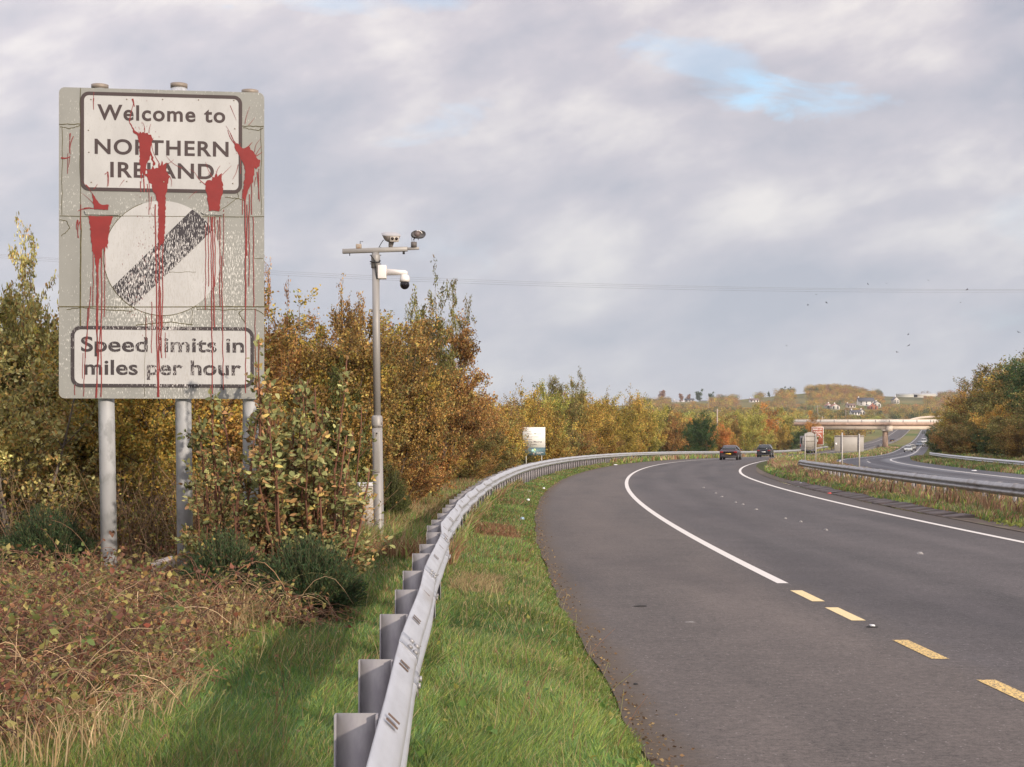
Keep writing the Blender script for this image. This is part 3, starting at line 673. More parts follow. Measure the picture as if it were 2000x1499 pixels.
    splats = [
      [P1(*p) for p in [(718, 452), (735, 470), (762, 522), (785, 538), (800, 548), (806, 532), (818, 545), (832, 534), (848, 546), (868, 540), (874, 556), (898, 558), (902, 576), (914, 596), (900, 618), (896, 650), (893, 690), (908, 730), (922, 772), (932, 800), (918, 812), (905, 770), (893, 722), (885, 760), (872, 772), (860, 800), (852, 900), (842, 880), (836, 960), (828, 860), (818, 950), (811, 880), (806, 800), (806, 720), (802, 650), (795, 600), (780, 558), (757, 546)]],
      [P1(*p) for p in [(848, 830), (872, 842), (900, 838), (912, 808), (925, 836), (940, 826), (955, 830), (958, 788), (970, 812), (985, 768), (994, 806), (1022, 782), (1020, 840), (1036, 880), (1050, 900), (1038, 930), (1030, 962), (1026, 1020), (1017, 1040), (1014, 1120), (1012, 1240), (1008, 1340), (1004, 1420)]] + [P2(*p) for p in [(985, 70), (968, 90), (955, 40)]] + [P1(*p) for p in [(952, 1400), (955, 1300), (952, 1180), (955, 1120), (938, 1080), (930, 1040), (908, 1005), (905, 960), (880, 948), (866, 905), (850, 880), (872, 870)]],
      [P1(*p) for p in [(1334, 960), (1344, 940), (1370, 926), (1392, 930), (1398, 902), (1412, 905), (1426, 868), (1438, 900), (1448, 888), (1474, 870), (1470, 912), (1480, 950), (1484, 1000), (1480, 1040), (1466, 1062), (1460, 1110), (1452, 1182), (1418, 1176), (1366, 1180), (1360, 1110), (1354, 1050), (1340, 1010)]],
      [P1(*p) for p in [(1572, 630), (1600, 628), (1640, 668), (1668, 662), (1690, 648), (1706, 680), (1726, 690), (1742, 718), (1768, 760), (1786, 762), (1780, 812), (1752, 838), (1742, 822), (1736, 870), (1722, 950), (1706, 960), (1690, 1000), (1672, 1060), (1660, 1110), (1644, 1060), (1648, 980), (1660, 900), (1664, 850), (1650, 800), (1628, 760), (1606, 718), (1588, 690)]],
      [P1(*p) for p in [(414, 1028), (440, 1062), (462, 1096), (484, 1122), (520, 1128), (553, 1128), (548, 1150), (546, 1172), (500, 1166), (436, 1164), (432, 1130), (424, 1100), (420, 1070)]],
      [P1(*p) for p in [(386, 1220), (470, 1221), (586, 1220), (574, 1260), (560, 1300), (556, 1360), (548, 1420), (540, 1488)]] + [P2(*p) for p in [(530, 90), (520, 140), (510, 100), (498, 120), (488, 180), (474, 200), (466, 306), (450, 300), (444, 190), (430, 140), (415, 130), (412, 40)]] + [P1(*p) for p in [(412, 1440), (406, 1360), (400, 1290)]],
    ]
    for s_ in splats: plate('paint_splash', [spiky(s_)], -.0075, -.0040, red)
    drips = [(193, 450, 778, 1.5), (183, 490, 598, 1.4), (199, 470, 776, 1.8), (205, 430, 620, 1.2), (178, 560, 700, 1.2), (172, 602, 668, 1.3), (190, 470, 690, 2.2), (196, 640, 778, 1.6), (168, 660, 775, 1.1), (146, 752, 772, 1.1), (162, 690, 740, 1),
             (303, 400, 776, 2.2), (311, 470, 776, 2.4), (319, 430, 640, 1.8), (313, 560, 700, 2.0), (297, 590, 690, 1.2), (323, 650, 700, .9), (275, 355, 376, 1.6), (281, 350, 376, 2.0), (288, 360, 376, 1.4), (291, 350, 420, 1),
             (407, 424, 560, 1.4), (415, 424, 640, 2.2), (412, 424, 770, 1.8), (420, 424, 560, 1.6), (430, 424, 600, 1.6), (433, 500, 762, 1.5), (426, 430, 470, 1.4), (402, 440, 606, 1.2), (437, 410, 520, 1.0),
             (474, 370, 420, 1.2), (479, 380, 600, 2.6), (483, 400, 500, 1.6), (487, 380, 560, 1.6), (492, 350, 420, 1.4), (495, 424, 600, 1.5), (480, 600, 768, 1.4), (498, 604, 700, 1.1), (506, 330, 390, 1.0), (470, 300, 340, 1.0),
             (153, 430, 465, 1.2), (158, 400, 450, 1), (137, 262, 300, 1.0), (133, 300, 340, .8), (183, 180, 215, .7), (210, 340, 366, .7), (285, 620, 665, .8)]
    dm = MB()
    for (px, y0, y1, w) in drips:
        slope = rr.uniform(-.012, .02) if px > 230 else rr.uniform(-.09, .0) * (1 if y0 > 550 else .2)
        n = max(3, int((y1 - y0) / 14)); k1 = .0028 * w
        pts = []
        for k in range(n + 1):
            t = k / n; y = y0 + (y1 - y0) * t; pts.append(loc(px + slope * (y - y0) + rr.uniform(-.8, .8), y))
        for (a, b) in zip(pts[:-1], pts[1:]):
            dm.add([(a[0] - k1, -.0072, a[1]), (a[0] + k1, -.0072, a[1]), (b[0] + k1, -.0072, b[1]), (b[0] - k1, -.0072, b[1]), (a[0] - k1, -.003, a[1]), (a[0] + k1, -.003, a[1]), (b[0] + k1, -.003, b[1]), (b[0] - k1, -.003, b[1])],
                   [(0, 3, 2, 1), (0, 4, 7, 3), (1, 2, 6, 5)])
    # flung hairs of paint
    hairs = [((720, 452), (755, 300), 5), ((745, 265), (760, 330), 9), ((880, 545), (895, 470), 3), ((845, 540), (830, 460), 3), ((900, 590), (960, 780), 3), ((970, 800), (915, 700), 3), ((1000, 800), (1080, 760), 3), ((1045, 890), (1060, 980), 3), ((1430, 870), (1460, 810), 3), ((1470, 890), (1550, 810), 2.5), ((1400, 910), (1340, 780), 3), ((1340, 965), (1270, 900), 4), ((1275, 905), (1210, 840), 2.5), ((1150, 830), (1020, 730), 2.5),
             ((1585, 640), (1520, 520), 5), ((1600, 640), (1540, 545), 3.5), ((1580, 640), (1505, 485), 2.5), ((1690, 660), (1720, 620), 5), ((1740, 700), (1790, 590), 2.5), ((1745, 735), (1800, 700), 4), ((1740, 740), (1795, 650), 3), ((1605, 800), (1560, 920), 3), ((1760, 860), (1780, 1100), 5), ((1750, 900), (1740, 980), 3),
             ((415, 1030), (330, 930), 2), ((430, 1120), (330, 1030), 2), ((240, 545), (235, 650), 5), ((265, 570), (240, 720), 4), ((165, 745), (240, 735), 8), ((235, 730), (215, 850), 2.5), ((545, 860), (548, 975), 5), ((520, 880), (545, 855), 4), ((365, 965), (400, 1000), 5), ((430, 1000), (460, 960), 4), ((680, 925), (640, 980), 2.5), ((300, 1250), (290, 1330), 6), ((320, 1260), (310, 1400), 4), ((360, 1160), (300, 1180), 5), ((350, 1160), (440, 1163), 8), ((430, 260), (430, 350), 5),
             ((1540, 320), (1590, 440), 2.5), ((1690, 480), (1740, 420), 2.5), ((1660, 470), (1700, 330), 2.5), ((900, 1060), (880, 1180), 3), ((1270, 1020), (1200, 1080), 2)]
    for (a, b, w) in hairs:
        n = 6; k = rr.uniform(-.25, .25); pts = []
        for i in range(n + 1):
            t = i / n; x = a[0] + (b[0] - a[0]) * t - (b[1] - a[1]) * k * math.sin(math.pi * t) * .5; y = a[1] + (b[1] - a[1]) * t + (b[0] - a[0]) * k * math.sin(math.pi * t) * .5
            pts.append(P1(x, y))
        for i, (p, q) in enumerate(zip(pts[:-1], pts[1:])):
            L_ = math.hypot(q[0] - p[0], q[1] - p[1]) + 1e-6; ww = .00085 * w * (1.2 - .8 * i / n); nx, nz_ = -(q[1] - p[1]) / L_ * ww, (q[0] - p[0]) / L_ * ww
            dm.add([(p[0] - nx, -.0071, p[1] - nz_), (q[0] - nx, -.0071, q[1] - nz_), (q[0] + nx, -.0071, q[1] + nz_), (p[0] + nx, -.0071, p[1] + nz_)], [(0, 1, 2, 3)])
    for _ in range(170):
        c = rr.choice([(870, 1150), (900, 1300), (840, 1500), (800, 1700), (780, 1940), (1640, 700), (850, 500), (1400, 1000)])
        p = P1(rr.gauss(c[0], 45), rr.gauss(c[1], 80)); w = rr.uniform(.001, .0028); l = rr.uniform(.002, .02)
        if abs(p[0]) < hw - .02 and zb + .02 < p[1] < zt - .02:
            dm.add([(p[0] - w, -.0069, p[1]), (p[0] + w, -.0069, p[1]), (p[0] + w * .6, -.0069, p[1] - l), (p[0] - w * .6, -.0069, p[1] - l)], [(0, 3, 2, 1)])
    dm.build('paint_drip', red, rt)
    # posts ------------------------------------------------------------
    for (xt, xb, ytop) in ((191, 212, 160), (347, 361, 158), (487, 489, 171)):
        ub, _ = loc((xb if xb else xt), 1000); ut, vt = loc(xt, ytop)
        po = MB(); rad = .083
        yb = .07 + rad
        zt_ = vt + .0
        po.tube([(ub, yb, -.5), (ub + (ut - ub) * .5, yb, zt_ * .5), (ut, yb, zt_)], rad, 28); p = po.build('post', galv, rt, smooth=True)
        cp = MB(); cp.tube([(ut, yb, zt_ - .045), (ut, yb, zt_), (ut, yb, zt_ + .004)], [rad + .004, rad + .006, rad * .8], 28); cp.build('post_cap', capm, p)
    return rt
SIGN = build_main_sign()

# ------------------------------------------------------------------ crash barriers
GALV = mat('barrier steel', (.50, .505, .53), .42, metal=.35, var=.10, vs=9, dirt=(.40, .38, .37), ds=2.2, dt=.56, stretch=(1, .35, 1.6))
GALV_D = mat('weathered barrier steel', (.34, .335, .345), .5, metal=.35, var=.16, vs=6, dirt=(.24, .22, .21), ds=2, dt=.5)
POSTM = mat('post steel', (.30, .285, .29), .55, metal=.25, var=.22, vs=7, dirt=(.24, .22, .24), ds=3, dt=.5, stretch=(1, 1, .4))
RUST = mat('rusty slot', (.12, .075, .05), .8, var=.3, vs=40)
WPROF = np.array([(0, .155), (.008, .156), (.03, .135), (.058, .105), (.078, .085), (.083, .07), (.083, .055), (.076, .04), (.02, .012), (.008, .004), (.008, -.004), (.02, -.012), (.076, -.04), (.083, -.055), (.083, -.07), (.078, -.085), (.058, -.105), (.03, -.135), (.008, -.156), (0, -.155)])
def wsweep(mb, offf, ztop, ys, side, grow=0., prof_=WPROF):
    t = np.gradient(prof_, axis=0); nrm = np.stack([t[:, 1], -t[:, 0]], 1); nrm /= np.linalg.norm(nrm, axis=1)[:, None]
    if nrm[5, 0] < 0: nrm = -nrm
    outer = prof_ + nrm * grow; inner = prof_ - nrm * .004
    ring = np.concatenate([outer, inner[::-1]]); k = len(ring)
    o = offf(ys); X = cen(ys)[:, None] + o[:, None] + side * ring[None, :, 0]; Z = ztop(ys)[:, None] - .155 + ring[None, :, 1]; Y = np.repeat(ys[:, None], k, 1)
    n = len(ys); i = np.arange(n - 1)[:, None] * k; j = np.arange(k)[None, :]; j2 = (j + 1) % k
    fq = np.stack([i + j, i + j2, i + k + j2, i + k + j], -1).reshape(-1, 4)
    base = mb.n; mb.add(np.stack([X, Y, Z], -1).reshape(-1, 3), fq)
    for off in (0, (n - 1) * k):
        q = len(prof_); caps = [(off + a, off + a + 1, off + k - 2 - a, off + k - 1 - a) for a in range(q - 1)]
        mb.f.setdefault(4, []).append(np.array(caps) + base)
def barrier(label, offf, ztop, y0, y1, side, spacing, m, ystep=.5, nind=100, slots=0, group=None, postw=.135, y_posts=None, splice=0, post_gap=.0):
    rt = empty('crash_barrier', (0, 0, 0), 0, label, 'crash barrier', group)
    ys = [y0]
    while ys[-1] < y1: ys.append(min(y1, ys[-1] + max(ystep, ys[-1] * .012)))
    mb = MB(); wsweep(mb, offf, ztop, np.array(ys), side); mb.build('beam', m, rt, smooth=False)
    yp = y0 + .3 if y_posts is None else y_posts; first = None; rest = MB(); k = 0; rnd = random.Random(5)
    pm = MB(); w = postw; hh = 1.25
    # pressed channel post, web across the road direction
    def postgeo(mb2, ox, oy, oz):
        x0, x1 = ox - side * (w + .012), ox - side * .012
        if x0 > x1: x0, x1 = x1, x0
        mb2.box(x0, x1, oy - .003, oy + .003, oz - hh, oz)
        mb2.box(x0 - .006, x0, oy - .045, oy + .003, oz - hh, oz); mb2.box(x1, x1 + .006, oy - .045, oy + .003, oz - hh, oz)
    postgeo(pm, 0, 0, 0); yy = yp
    sl = MB()
    for (ua, ub, va, vb) in ((.022, .060, .143, .103), (.022, .060, -.018, -.03)):
        for dy in (-.045, .045):
            for lo, hi in ((dy - .020, dy + .020),):
                a = side * ua; b = side * ub
                sl.add([(a + side * .0035, lo, va + .0035 - .155), (b + side * .0035, lo + .012, vb + .0035 - .155), (b + side * .0035, hi + .012, vb + .0035 - .155), (a + side * .0035, hi, va + .0035 - .155)], [(0, 1, 2, 3)])
    slot0 = None
    while yy < y1:
        y = yy + rnd.uniform(-.05, .05); ox = float(offf(np.array([y]))[0] + cen(y)); oz = float(ztop(np.array([y]))[0]) + rnd.uniform(-.012, .012)
        if k < nind:
            if first is None: first = pm.build('post', POSTM, rt); first.location = (ox, y, oz)
            else:
                c = first.copy(); col.objects.link(c); c.parent = rt; c.location = (ox, y, oz)
            if k < slots:
                if slot0 is None: slot0 = sl.build('bolt_slot', RUST, rt); q = slot0
                else: q = slot0.copy(); col.objects.link(q); q.parent = rt
                q.location = (ox, y, oz)
        else: postgeo(rest, ox, y, oz)
        k += 1; yy += spacing
    if rest.n: tag(rest.build('post', POSTM, rt), kind='stuff')
    for s in range(splice):
        yc = y0 + 2.2 + 4 * s; mb = MB(); wsweep(mb, offf, ztop, np.linspace(yc - .17, yc + .17, 3), side, grow=.004); sp_ = mb.build('splice', m, rt); mb = MB()
        for dy in (-.10, .10):
            for (bu, bv, nu, nv) in ((.045, .120, .77, .63), (.070, .095, .85, .5), (.085, -.06, 1, 0), (.060, -.10, .8, -.6)):
                yb_ = yc + dy; bx_ = float(cen(yb_)) + float(offf(np.array([yb_]))[0]); bz_ = float(ztop(np.array([yb_]))[0]) - .155
                mb.tube([(bx_ + side * bu, yb_, bz_ + bv), (bx_ + side * (bu + .016 * nu), yb_, bz_ + bv + .016 * nv)], .014, 8)
        mb.build('bolt_heads', GALV_D, sp_)
    return rt
def offL(y): return np.interp(y, [0, 5, 10, 14, 15.7, 17.8, 20, 25, 33, 50, 1000], [-.97, -.97, -.92, -.895, -.86, -.94, -.88, -.86, -.76, -.64, -.64]) + .008 * np.sin(y * 1.5)
def zL(y): return zr(y) + np.interp(y, [0, 10, 30, 70, 110, 1000], [.94, .95, .90, .84, .80, .80]) + .006 * np.sin(y * 1.6)
barrier('long curving galvanised barrier on dense flat posts along the grass verge nearest the camera', offL, zL, 1.2, 392, 1, 1.5, GALV, slots=16, y_posts=5.24 - 3.0, ystep=.4, splice=10)
def zM(y): return zr(y) + np.interp(y, [0, 40, 60, 80, 84, 88], [.78, .80, .85, .82, .74, .5])
def offM(y): return np.interp(y, [0, 36.2, 60, 78, 88], [12.2, 12.25, 12.2, 12.3, 12.9])
barrier('weathered grey barrier curving through the grassy median to a buried end', offM, zM, 36.2, 88, -1, 1.35, GALV_D, ystep=.7)
def zM2(y): return zr(y) + .80 + .02 * np.sin(y)
ob = barrier('short length of weathered barrier beyond the boxed joint at the right edge', lambda y: np.interp(y, [0, 100], [12.25, 12.25]), zM2, 24, 35.4, -1, 1.35, GALV_D, ystep=.7)
jb = MB(); xj = 12.25 + float(cen(35.8)); zj = float(zr(35.8)) + .82
jb.box(xj - .13, xj - .005, 35.38, 36.22, zj - .44, zj); bevel(jb.build('joint_box', GALV_D, ob), .02, 2)
for dz in (-.10, -.24, -.38):
    jb = MB(); jb.box(xj - .145, xj - .128, 34.2, 35.42, zj + dz - .04, zj + dz + .04); jb.build('clamp_plate', GALV_D, ob)
def zR(y): return zr(y) + np.interp(y, [0, 60, 90, 140], [.55, .55, .58, .72])
barrier('pale barrier in front of the dark trees on the far side of the road', lambda y: np.interp(y, [0, 500], [26.5, 26.5]), zR, 60, 190, -1, 2.6, GALV, ystep=1.2)
barrier('thin dark barrier on the distant median leading under the bridge', lambda y: np.interp(y, [0, 245, 260, 900], [11.6, 11.6, 11.3, 11.3]), lambda y: zr(y) + np.interp(y, [0, 245, 255, 900], [.3, .3, .75, .75]), 245, 640, -1, 5, GALV_D, ystep=3)

# ------------------------------------------------------------------ camera pole, cabinet
POLE = mat('pole grey paint', (.30, .285, .275), .5, metal=.15, var=.10, vs=5, dirt=(.36, .345, .335), ds=6, dt=.58, stretch=(1, 1, .4))
DARK = mat('black cable', (.025, .024, .026), .5)
HOUS = mat('aged housing', (.30, .265, .25), .5, var=.15, vs=12, dirt=(.20, .16, .13), ds=9, dt=.56)
WHT = mat('white camera housing', (.78, .74, .72), .4, var=.04)
def cctv():
    Y = 22.5; S = Y / F
    def P(px, py, dy=0): v = at(px, py, Y); return (v.x, v.y + dy, v.z)
    b = at(741, 1085, Y); z0 = gz(b.x, Y)
    rt = empty('camera_pole', (b.x, Y, z0), 0, 'slim grey steel pole with a crossarm standing behind the leafy shrub', 'camera pole')
    org = Vector(rt.location)
    def bld(mb, name, m, parent=rt, smooth=False):
        for i, v in enumerate(mb.v): mb.v[i] = (v - np.array(org, np.float32)).astype(np.float32)
        return mb.build(name, m, parent, smooth)
    m = MB(); m.tube([P(733.5, 494), P(736.5, 815)], .054, 20); bld(m, 'upper_tube', POLE, smooth=True)
    m = MB(); m.tube([P(736.6, 828), P(740.5, 1066), (b.x, Y, z0 - .4)], .075, 20); bld(m, 'lower_tube', POLE, smooth=True)
    m = MB(); m.tube([P(736.4, 812), P(736.4, 815), P(736.5, 830), P(736.6, 836)], [.06, .079, .082, .077], 20); bld(m, 'collar', POLE, smooth=True)
    m = MB(); m.tube([P(733.7, 524), P(733.6, 500), P(733.6, 497)], [.066, .066, .056], 20); bld(m, 'spigot', POLE, smooth=True)
    # access door
    m = MB(); x0, _, z1 = P(731, 843); x1, _, z2 = P(743, 923); m.box(x0, x1, Y - .088, Y - .05, z2, z1); d = bevel(bld(m, 'access_door', POLE), .012, 2)
    m = MB(); x, _, z = P(737, 847); m.tube([(x, Y - .094, z), (x, Y - .086, z)], .012, 8); bld(m, 'lock', DARK, d)
    m = MB(); m.tube([P(745, 817, -.04), P(746, 830, -.05)], .008, 6); m.tube([P(740, 834, -.075), P(747, 832, -.075)], .010, 6); bld(m, 'strap', HOUS)
    # crossarm
    def beam(p, q, t, dpt, name, mm):
        m = MB(); (x0, y0, za), (x1, y1, zb_) = p, q
        v = []
        for (x, z) in ((x0, za), (x1, zb_)):
            v += [(x, Y - dpt, z - t), (x, Y - dpt, z + t), (x, Y + dpt, z + t), (x, Y + dpt, z - t)]
        m.add(v, [(0, 1, 2, 3), (4, 7, 6, 5), (0, 4, 5, 1), (1, 5, 6, 2), (2, 6, 7, 3), (3, 7, 4, 0)]); return bevel(bld(m, name, mm), .004, 1)
    beam(P(669, 491.5), P(796, 487), .033, .035, 'crossarm', POLE)
    beam(P(795, 486.5), P(818.5, 485.5), .019, .02, 'arm_extension', POLE)
    m = MB(); m.tube([P(683, 495), P(683, 500)], .007, 6); m.tube([P(788.5, 491), P(788.5, 497)], .017, 8); m.tube([P(743, 486), P(744, 483)], .01, 6)
    for yy in (499, 516):
        m.tube([P(722.5, yy), P(744.5, yy)], .006, 6)
    bld(m, 'bolt', DARK)
    m = MB(); pts = [P(725, 500, -.07), P(728, 504, -.075), P(734, 512, -.08), P(735, 524, -.075), P(736, 536, -.07), P(737.5, 546, -.06)]; m.tube(pts, .009, 6)
    th = np.linspace(.2, 3.0, 9); m.tube([P(733 - 9.5 * math.cos(t * 1.1), 511 + 3 * math.sin(t) - (0 if t < 2.8 else 2), -.07 * math.sin(t) - .01) for t in th], .011, 6)
    m.tube([P(740, 484), P(745, 475), P(749, 469)], .006, 6); bld(m, 'cable', DARK)
    # rusted bracket box
    m = MB(); x0, _, z1 = P(695.5, 477.5); x1, _, z2 = P(706, 486.5); m.box(x0, x1, Y - .04, Y + .04, z2, z1); q = bevel(bld(m, 'bracket_box', mat('rusty bracket', (.36, .30, .24), .7, var=.2, vs=20, dirt=(.30, .12, .04), ds=22, dt=.52)), .005, 1)
    m = MB(); m.tube([P(703.5, 478), P(703.5, 472), P(709, 472.5)], .006, 6); bld(m, 'stub', DARK, q)
    # radar head: domed lid over a tapering tub with twin lenses, own thing
    c = P(763.5, 463); rd = empty('radar_detector', c, R(14), 'grey domed detector with two round lenses on the middle of the crossarm', 'traffic detector')
    rd.rotation_euler = (R(15), 0, R(14))
    def ell(rx, ry, n=28, sq=3.2):
        th = np.arange(n) * 2 * np.pi / n; cs, sn = np.cos(th), np.sin(th)
        return np.stack([np.sign(cs) * np.abs(cs) ** (2 / sq) * rx, np.sign(sn) * np.abs(sn) ** (2 / sq) * ry], 1)
    def loft(levels, n=28, sq=3.2):
        mb = MB(); V = []
        for (z, rx, ry, ox) in levels: e = ell(rx, ry, n, sq); V.append(np.stack([e[:, 0] + ox, e[:, 1], np.full(n, z)], 1))
        k = len(levels); V = np.concatenate(V); i = np.arange(k - 1)[:, None] * n; j = np.arange(n)[None, :]; j2 = (j + 1) % n
        mb.add(V, np.stack([i + j, i + j2, i + n + j2, i + n + j], -1).reshape(-1, 4))
        mb.f.setdefault(3, []); 
        for (lv, off) in ((levels[0], 0), (levels[-1], (k - 1) * n)):
            mb.v.append(np.array([[lv[3], 0, lv[0]]], np.float32)); ci = mb.n; mb.n += 1
            jj = np.arange(n); mb.f[3].append(np.stack([off + jj, off + (jj + 1) % n, np.full(n, ci)], -1))
        return mb
    s = S
    loft([(-9.5 * s, 9 * s, 8 * s, 1 * s), (-7.5 * s, 12.5 * s, 11 * s, 1 * s), (0 * s, 16.5 * s, 15 * s, .5 * s), (4.2 * s, 18.2 * s, 16.5 * s, 0)]).build('tub', HOUS, rd, smooth=True)
    loft([(3.9 * s, 18.8 * s, 17.2 * s, 0), (5.6 * s, 18 * s, 16.5 * s, 0), (7.6 * s, 13 * s, 12 * s, 0), (8.7 * s, 6 * s, 5 * s, 0)]).build('lid', mat('lid', (.36, .35, .36), .4, var=.06), rd, smooth=True)
    m = MB(); m.box(-4.5 * s, 13 * s, -16.6 * s, -12 * s, -7.6 * s, 3.0 * s); fp = bevel(m.build('face_plate', mat('face', (.50, .45, .41), .5), rd), .004, 1)
    for lx in (.4, 8.4):
        m = MB(); m.tube([(lx * s, -17.4 * s, -1.2 * s), (lx * s, -16.2 * s, -1.2 * s)], [2.9 * s, 3.1 * s], 18); m.build('lens', mat('lens glass', (.03, .018, .018), .15, var=.1), fp)
    m = MB(); m.tube([(1 * s, 0, -9 * s), (1 * s, 0, -12 * s), (0, 0, -20.5 * s)], [6 * s, 5.2 * s, 4 * s], 14); m.build('swivel_mount', HOUS, rd)
    # infrared lamp
    c = P(817, 458.5); il = empty('infrared_illuminator', c, R(12), 'small dark bullet shaped illuminator at the right end of the crossarm', 'illuminator')
    loft_pts = [(-8, 13.5, 7.2), (6, 13.8, 7.6), (9, 13, 7)]
    mb = MB(); n = 24; V = []
    for (y, rx, rz_) in loft_pts:
        e = ell(rx * s, rz_ * s, n, 2.6); V.append(np.stack([e[:, 0], np.full(n, y * s), e[:, 1]], 1))
    V = np.concatenate(V); i = np.arange(2)[:, None] * n; j = np.arange(n)[None, :]; j2 = (j + 1) % n
    mb.add(V, np.stack([i + j, i + j2, i + n + j2, i + n + j], -1).reshape(-1, 4)); mb.f[4].append(np.array([[a, a + 1, (n // 2 - a) % n - 0, (n // 2 - a) % n + 1 - 0][:4] for a in range(0)] or [[2 * n + k for k in (0, 6, 12, 18)]]))
    for ci_, yy_, off_ in ((0, -7.0, 0), (1, 9.2, 2 * n)):
        mb.v.append(np.array([[0, yy_ * s, 0]], np.float32)); q_ = mb.n; mb.n += 1; jj = np.arange(n); mb.f.setdefault(3, []).append(np.stack([off_ + jj, off_ + (jj + 1) % n, np.full(n, q_)], -1))
    mb.build('hood', mat('dark housing', (.10, .095, .10), .65, var=.1), il, smooth=False)
    m = MB(); m.tube([(-3 * s, -8.6 * s, 0), (-3 * s, 2 * s, 0)], [5.6 * s, 5.8 * s], 20); m.build('lamp_glass', mat('lamp face', (.13, .10, .095), .5), il)
    th = np.linspace(.1, 1.9, 8); m = MB(); m.tube([((-2 + 8.0 * math.cos(t)) * s, -8.6 * s, 6.2 * s * math.sin(t)) for t in th], .9 * s, 8); m.build('rim', WHT, il)
    m = MB(); m.tube([(-6 * s, 0, -6 * s), (-9 * s, 0, -10 * s), (-8 * s, 0, -16 * s)], 1.3 * s, 8); m.box(-14 * s, -3.5 * s, -4 * s, 4 * s, -25 * s, -15 * s); m.tube([(0, 0, -7 * s), (0, 0, -11 * s)], .7 * s, 6); m.tube([(-12 * s, 0, -3 * s), (-13 * s, 0, -9 * s), (-12 * s, 0, -15 * s)], .5 * s, 6); m.build('bracket', mat('bracket', (.13, .115, .11), .6), il)
    # dome camera on arm
    c = P(747, 532); dc = empty('dome_camera', c, 0, 'white bracket arm carrying a dark dome camera just below the crossarm', 'security camera')
    m = MB(); m.box(-9 * s, 8 * s, -9 * s, 9 * s, -13.5 * s, 13 * s); bevel(m.build('wall_box', WHT, dc), .012, 2)
    m = MB(); v = []
    for (x, zt_, zb2, w) in ((7.8, 6, -6.2, 5), (38, 3.6, -5.6, 4), (45, 3.0, -5.6, 4), (49, 0.5, -5.6, 3.5)): v += [(x * s, -w * s, zb2 * s), (x * s, w * s, zb2 * s), (x * s, w * s, zt_ * s), (x * s, -w * s, zt_ * s)]
    fs = [(0, 3, 2, 1), (12, 13, 14, 15)]
    for k in range(3):
        for a in range(4): fs.append((4 * k + a, 4 * k + (a + 1) % 4, 4 * k + 4 + (a + 1) % 4, 4 * k + 4 + a))
    m.add(v, fs); m.build('arm', WHT, dc)
    m = MB(); X = 43.5 * s; m.tube([(X, 0, -5 * s), (X, 0, -6.5 * s), (X, 0, -9.5 * s), (X, 0, -14 * s), (X, 0, -19 * s)], [5 * s, 7.6 * s, 9 * s, 9.7 * s, 9.8 * s], 26); m.build('shroud', WHT, dc, smooth=True)
    m = MB(); ph = np.linspace(0.15, np.pi - .12, 12); m.tube([(X, 0, -24.5 * s + 9.3 * s * math.cos(t)) for t in ph], [9.3 * s * math.sin(t) for t in ph], 26); m.build('dome', mat('dome glass', (.012, .010, .014), .06, var=.1), dc, smooth=True)
cctv()
CONC = mat('pale concrete', (.46, .39, .34), .85, var=.14, vs=6, dirt=(.28, .23, .19), ds=3, dt=.54, bump=.3, bs=30)
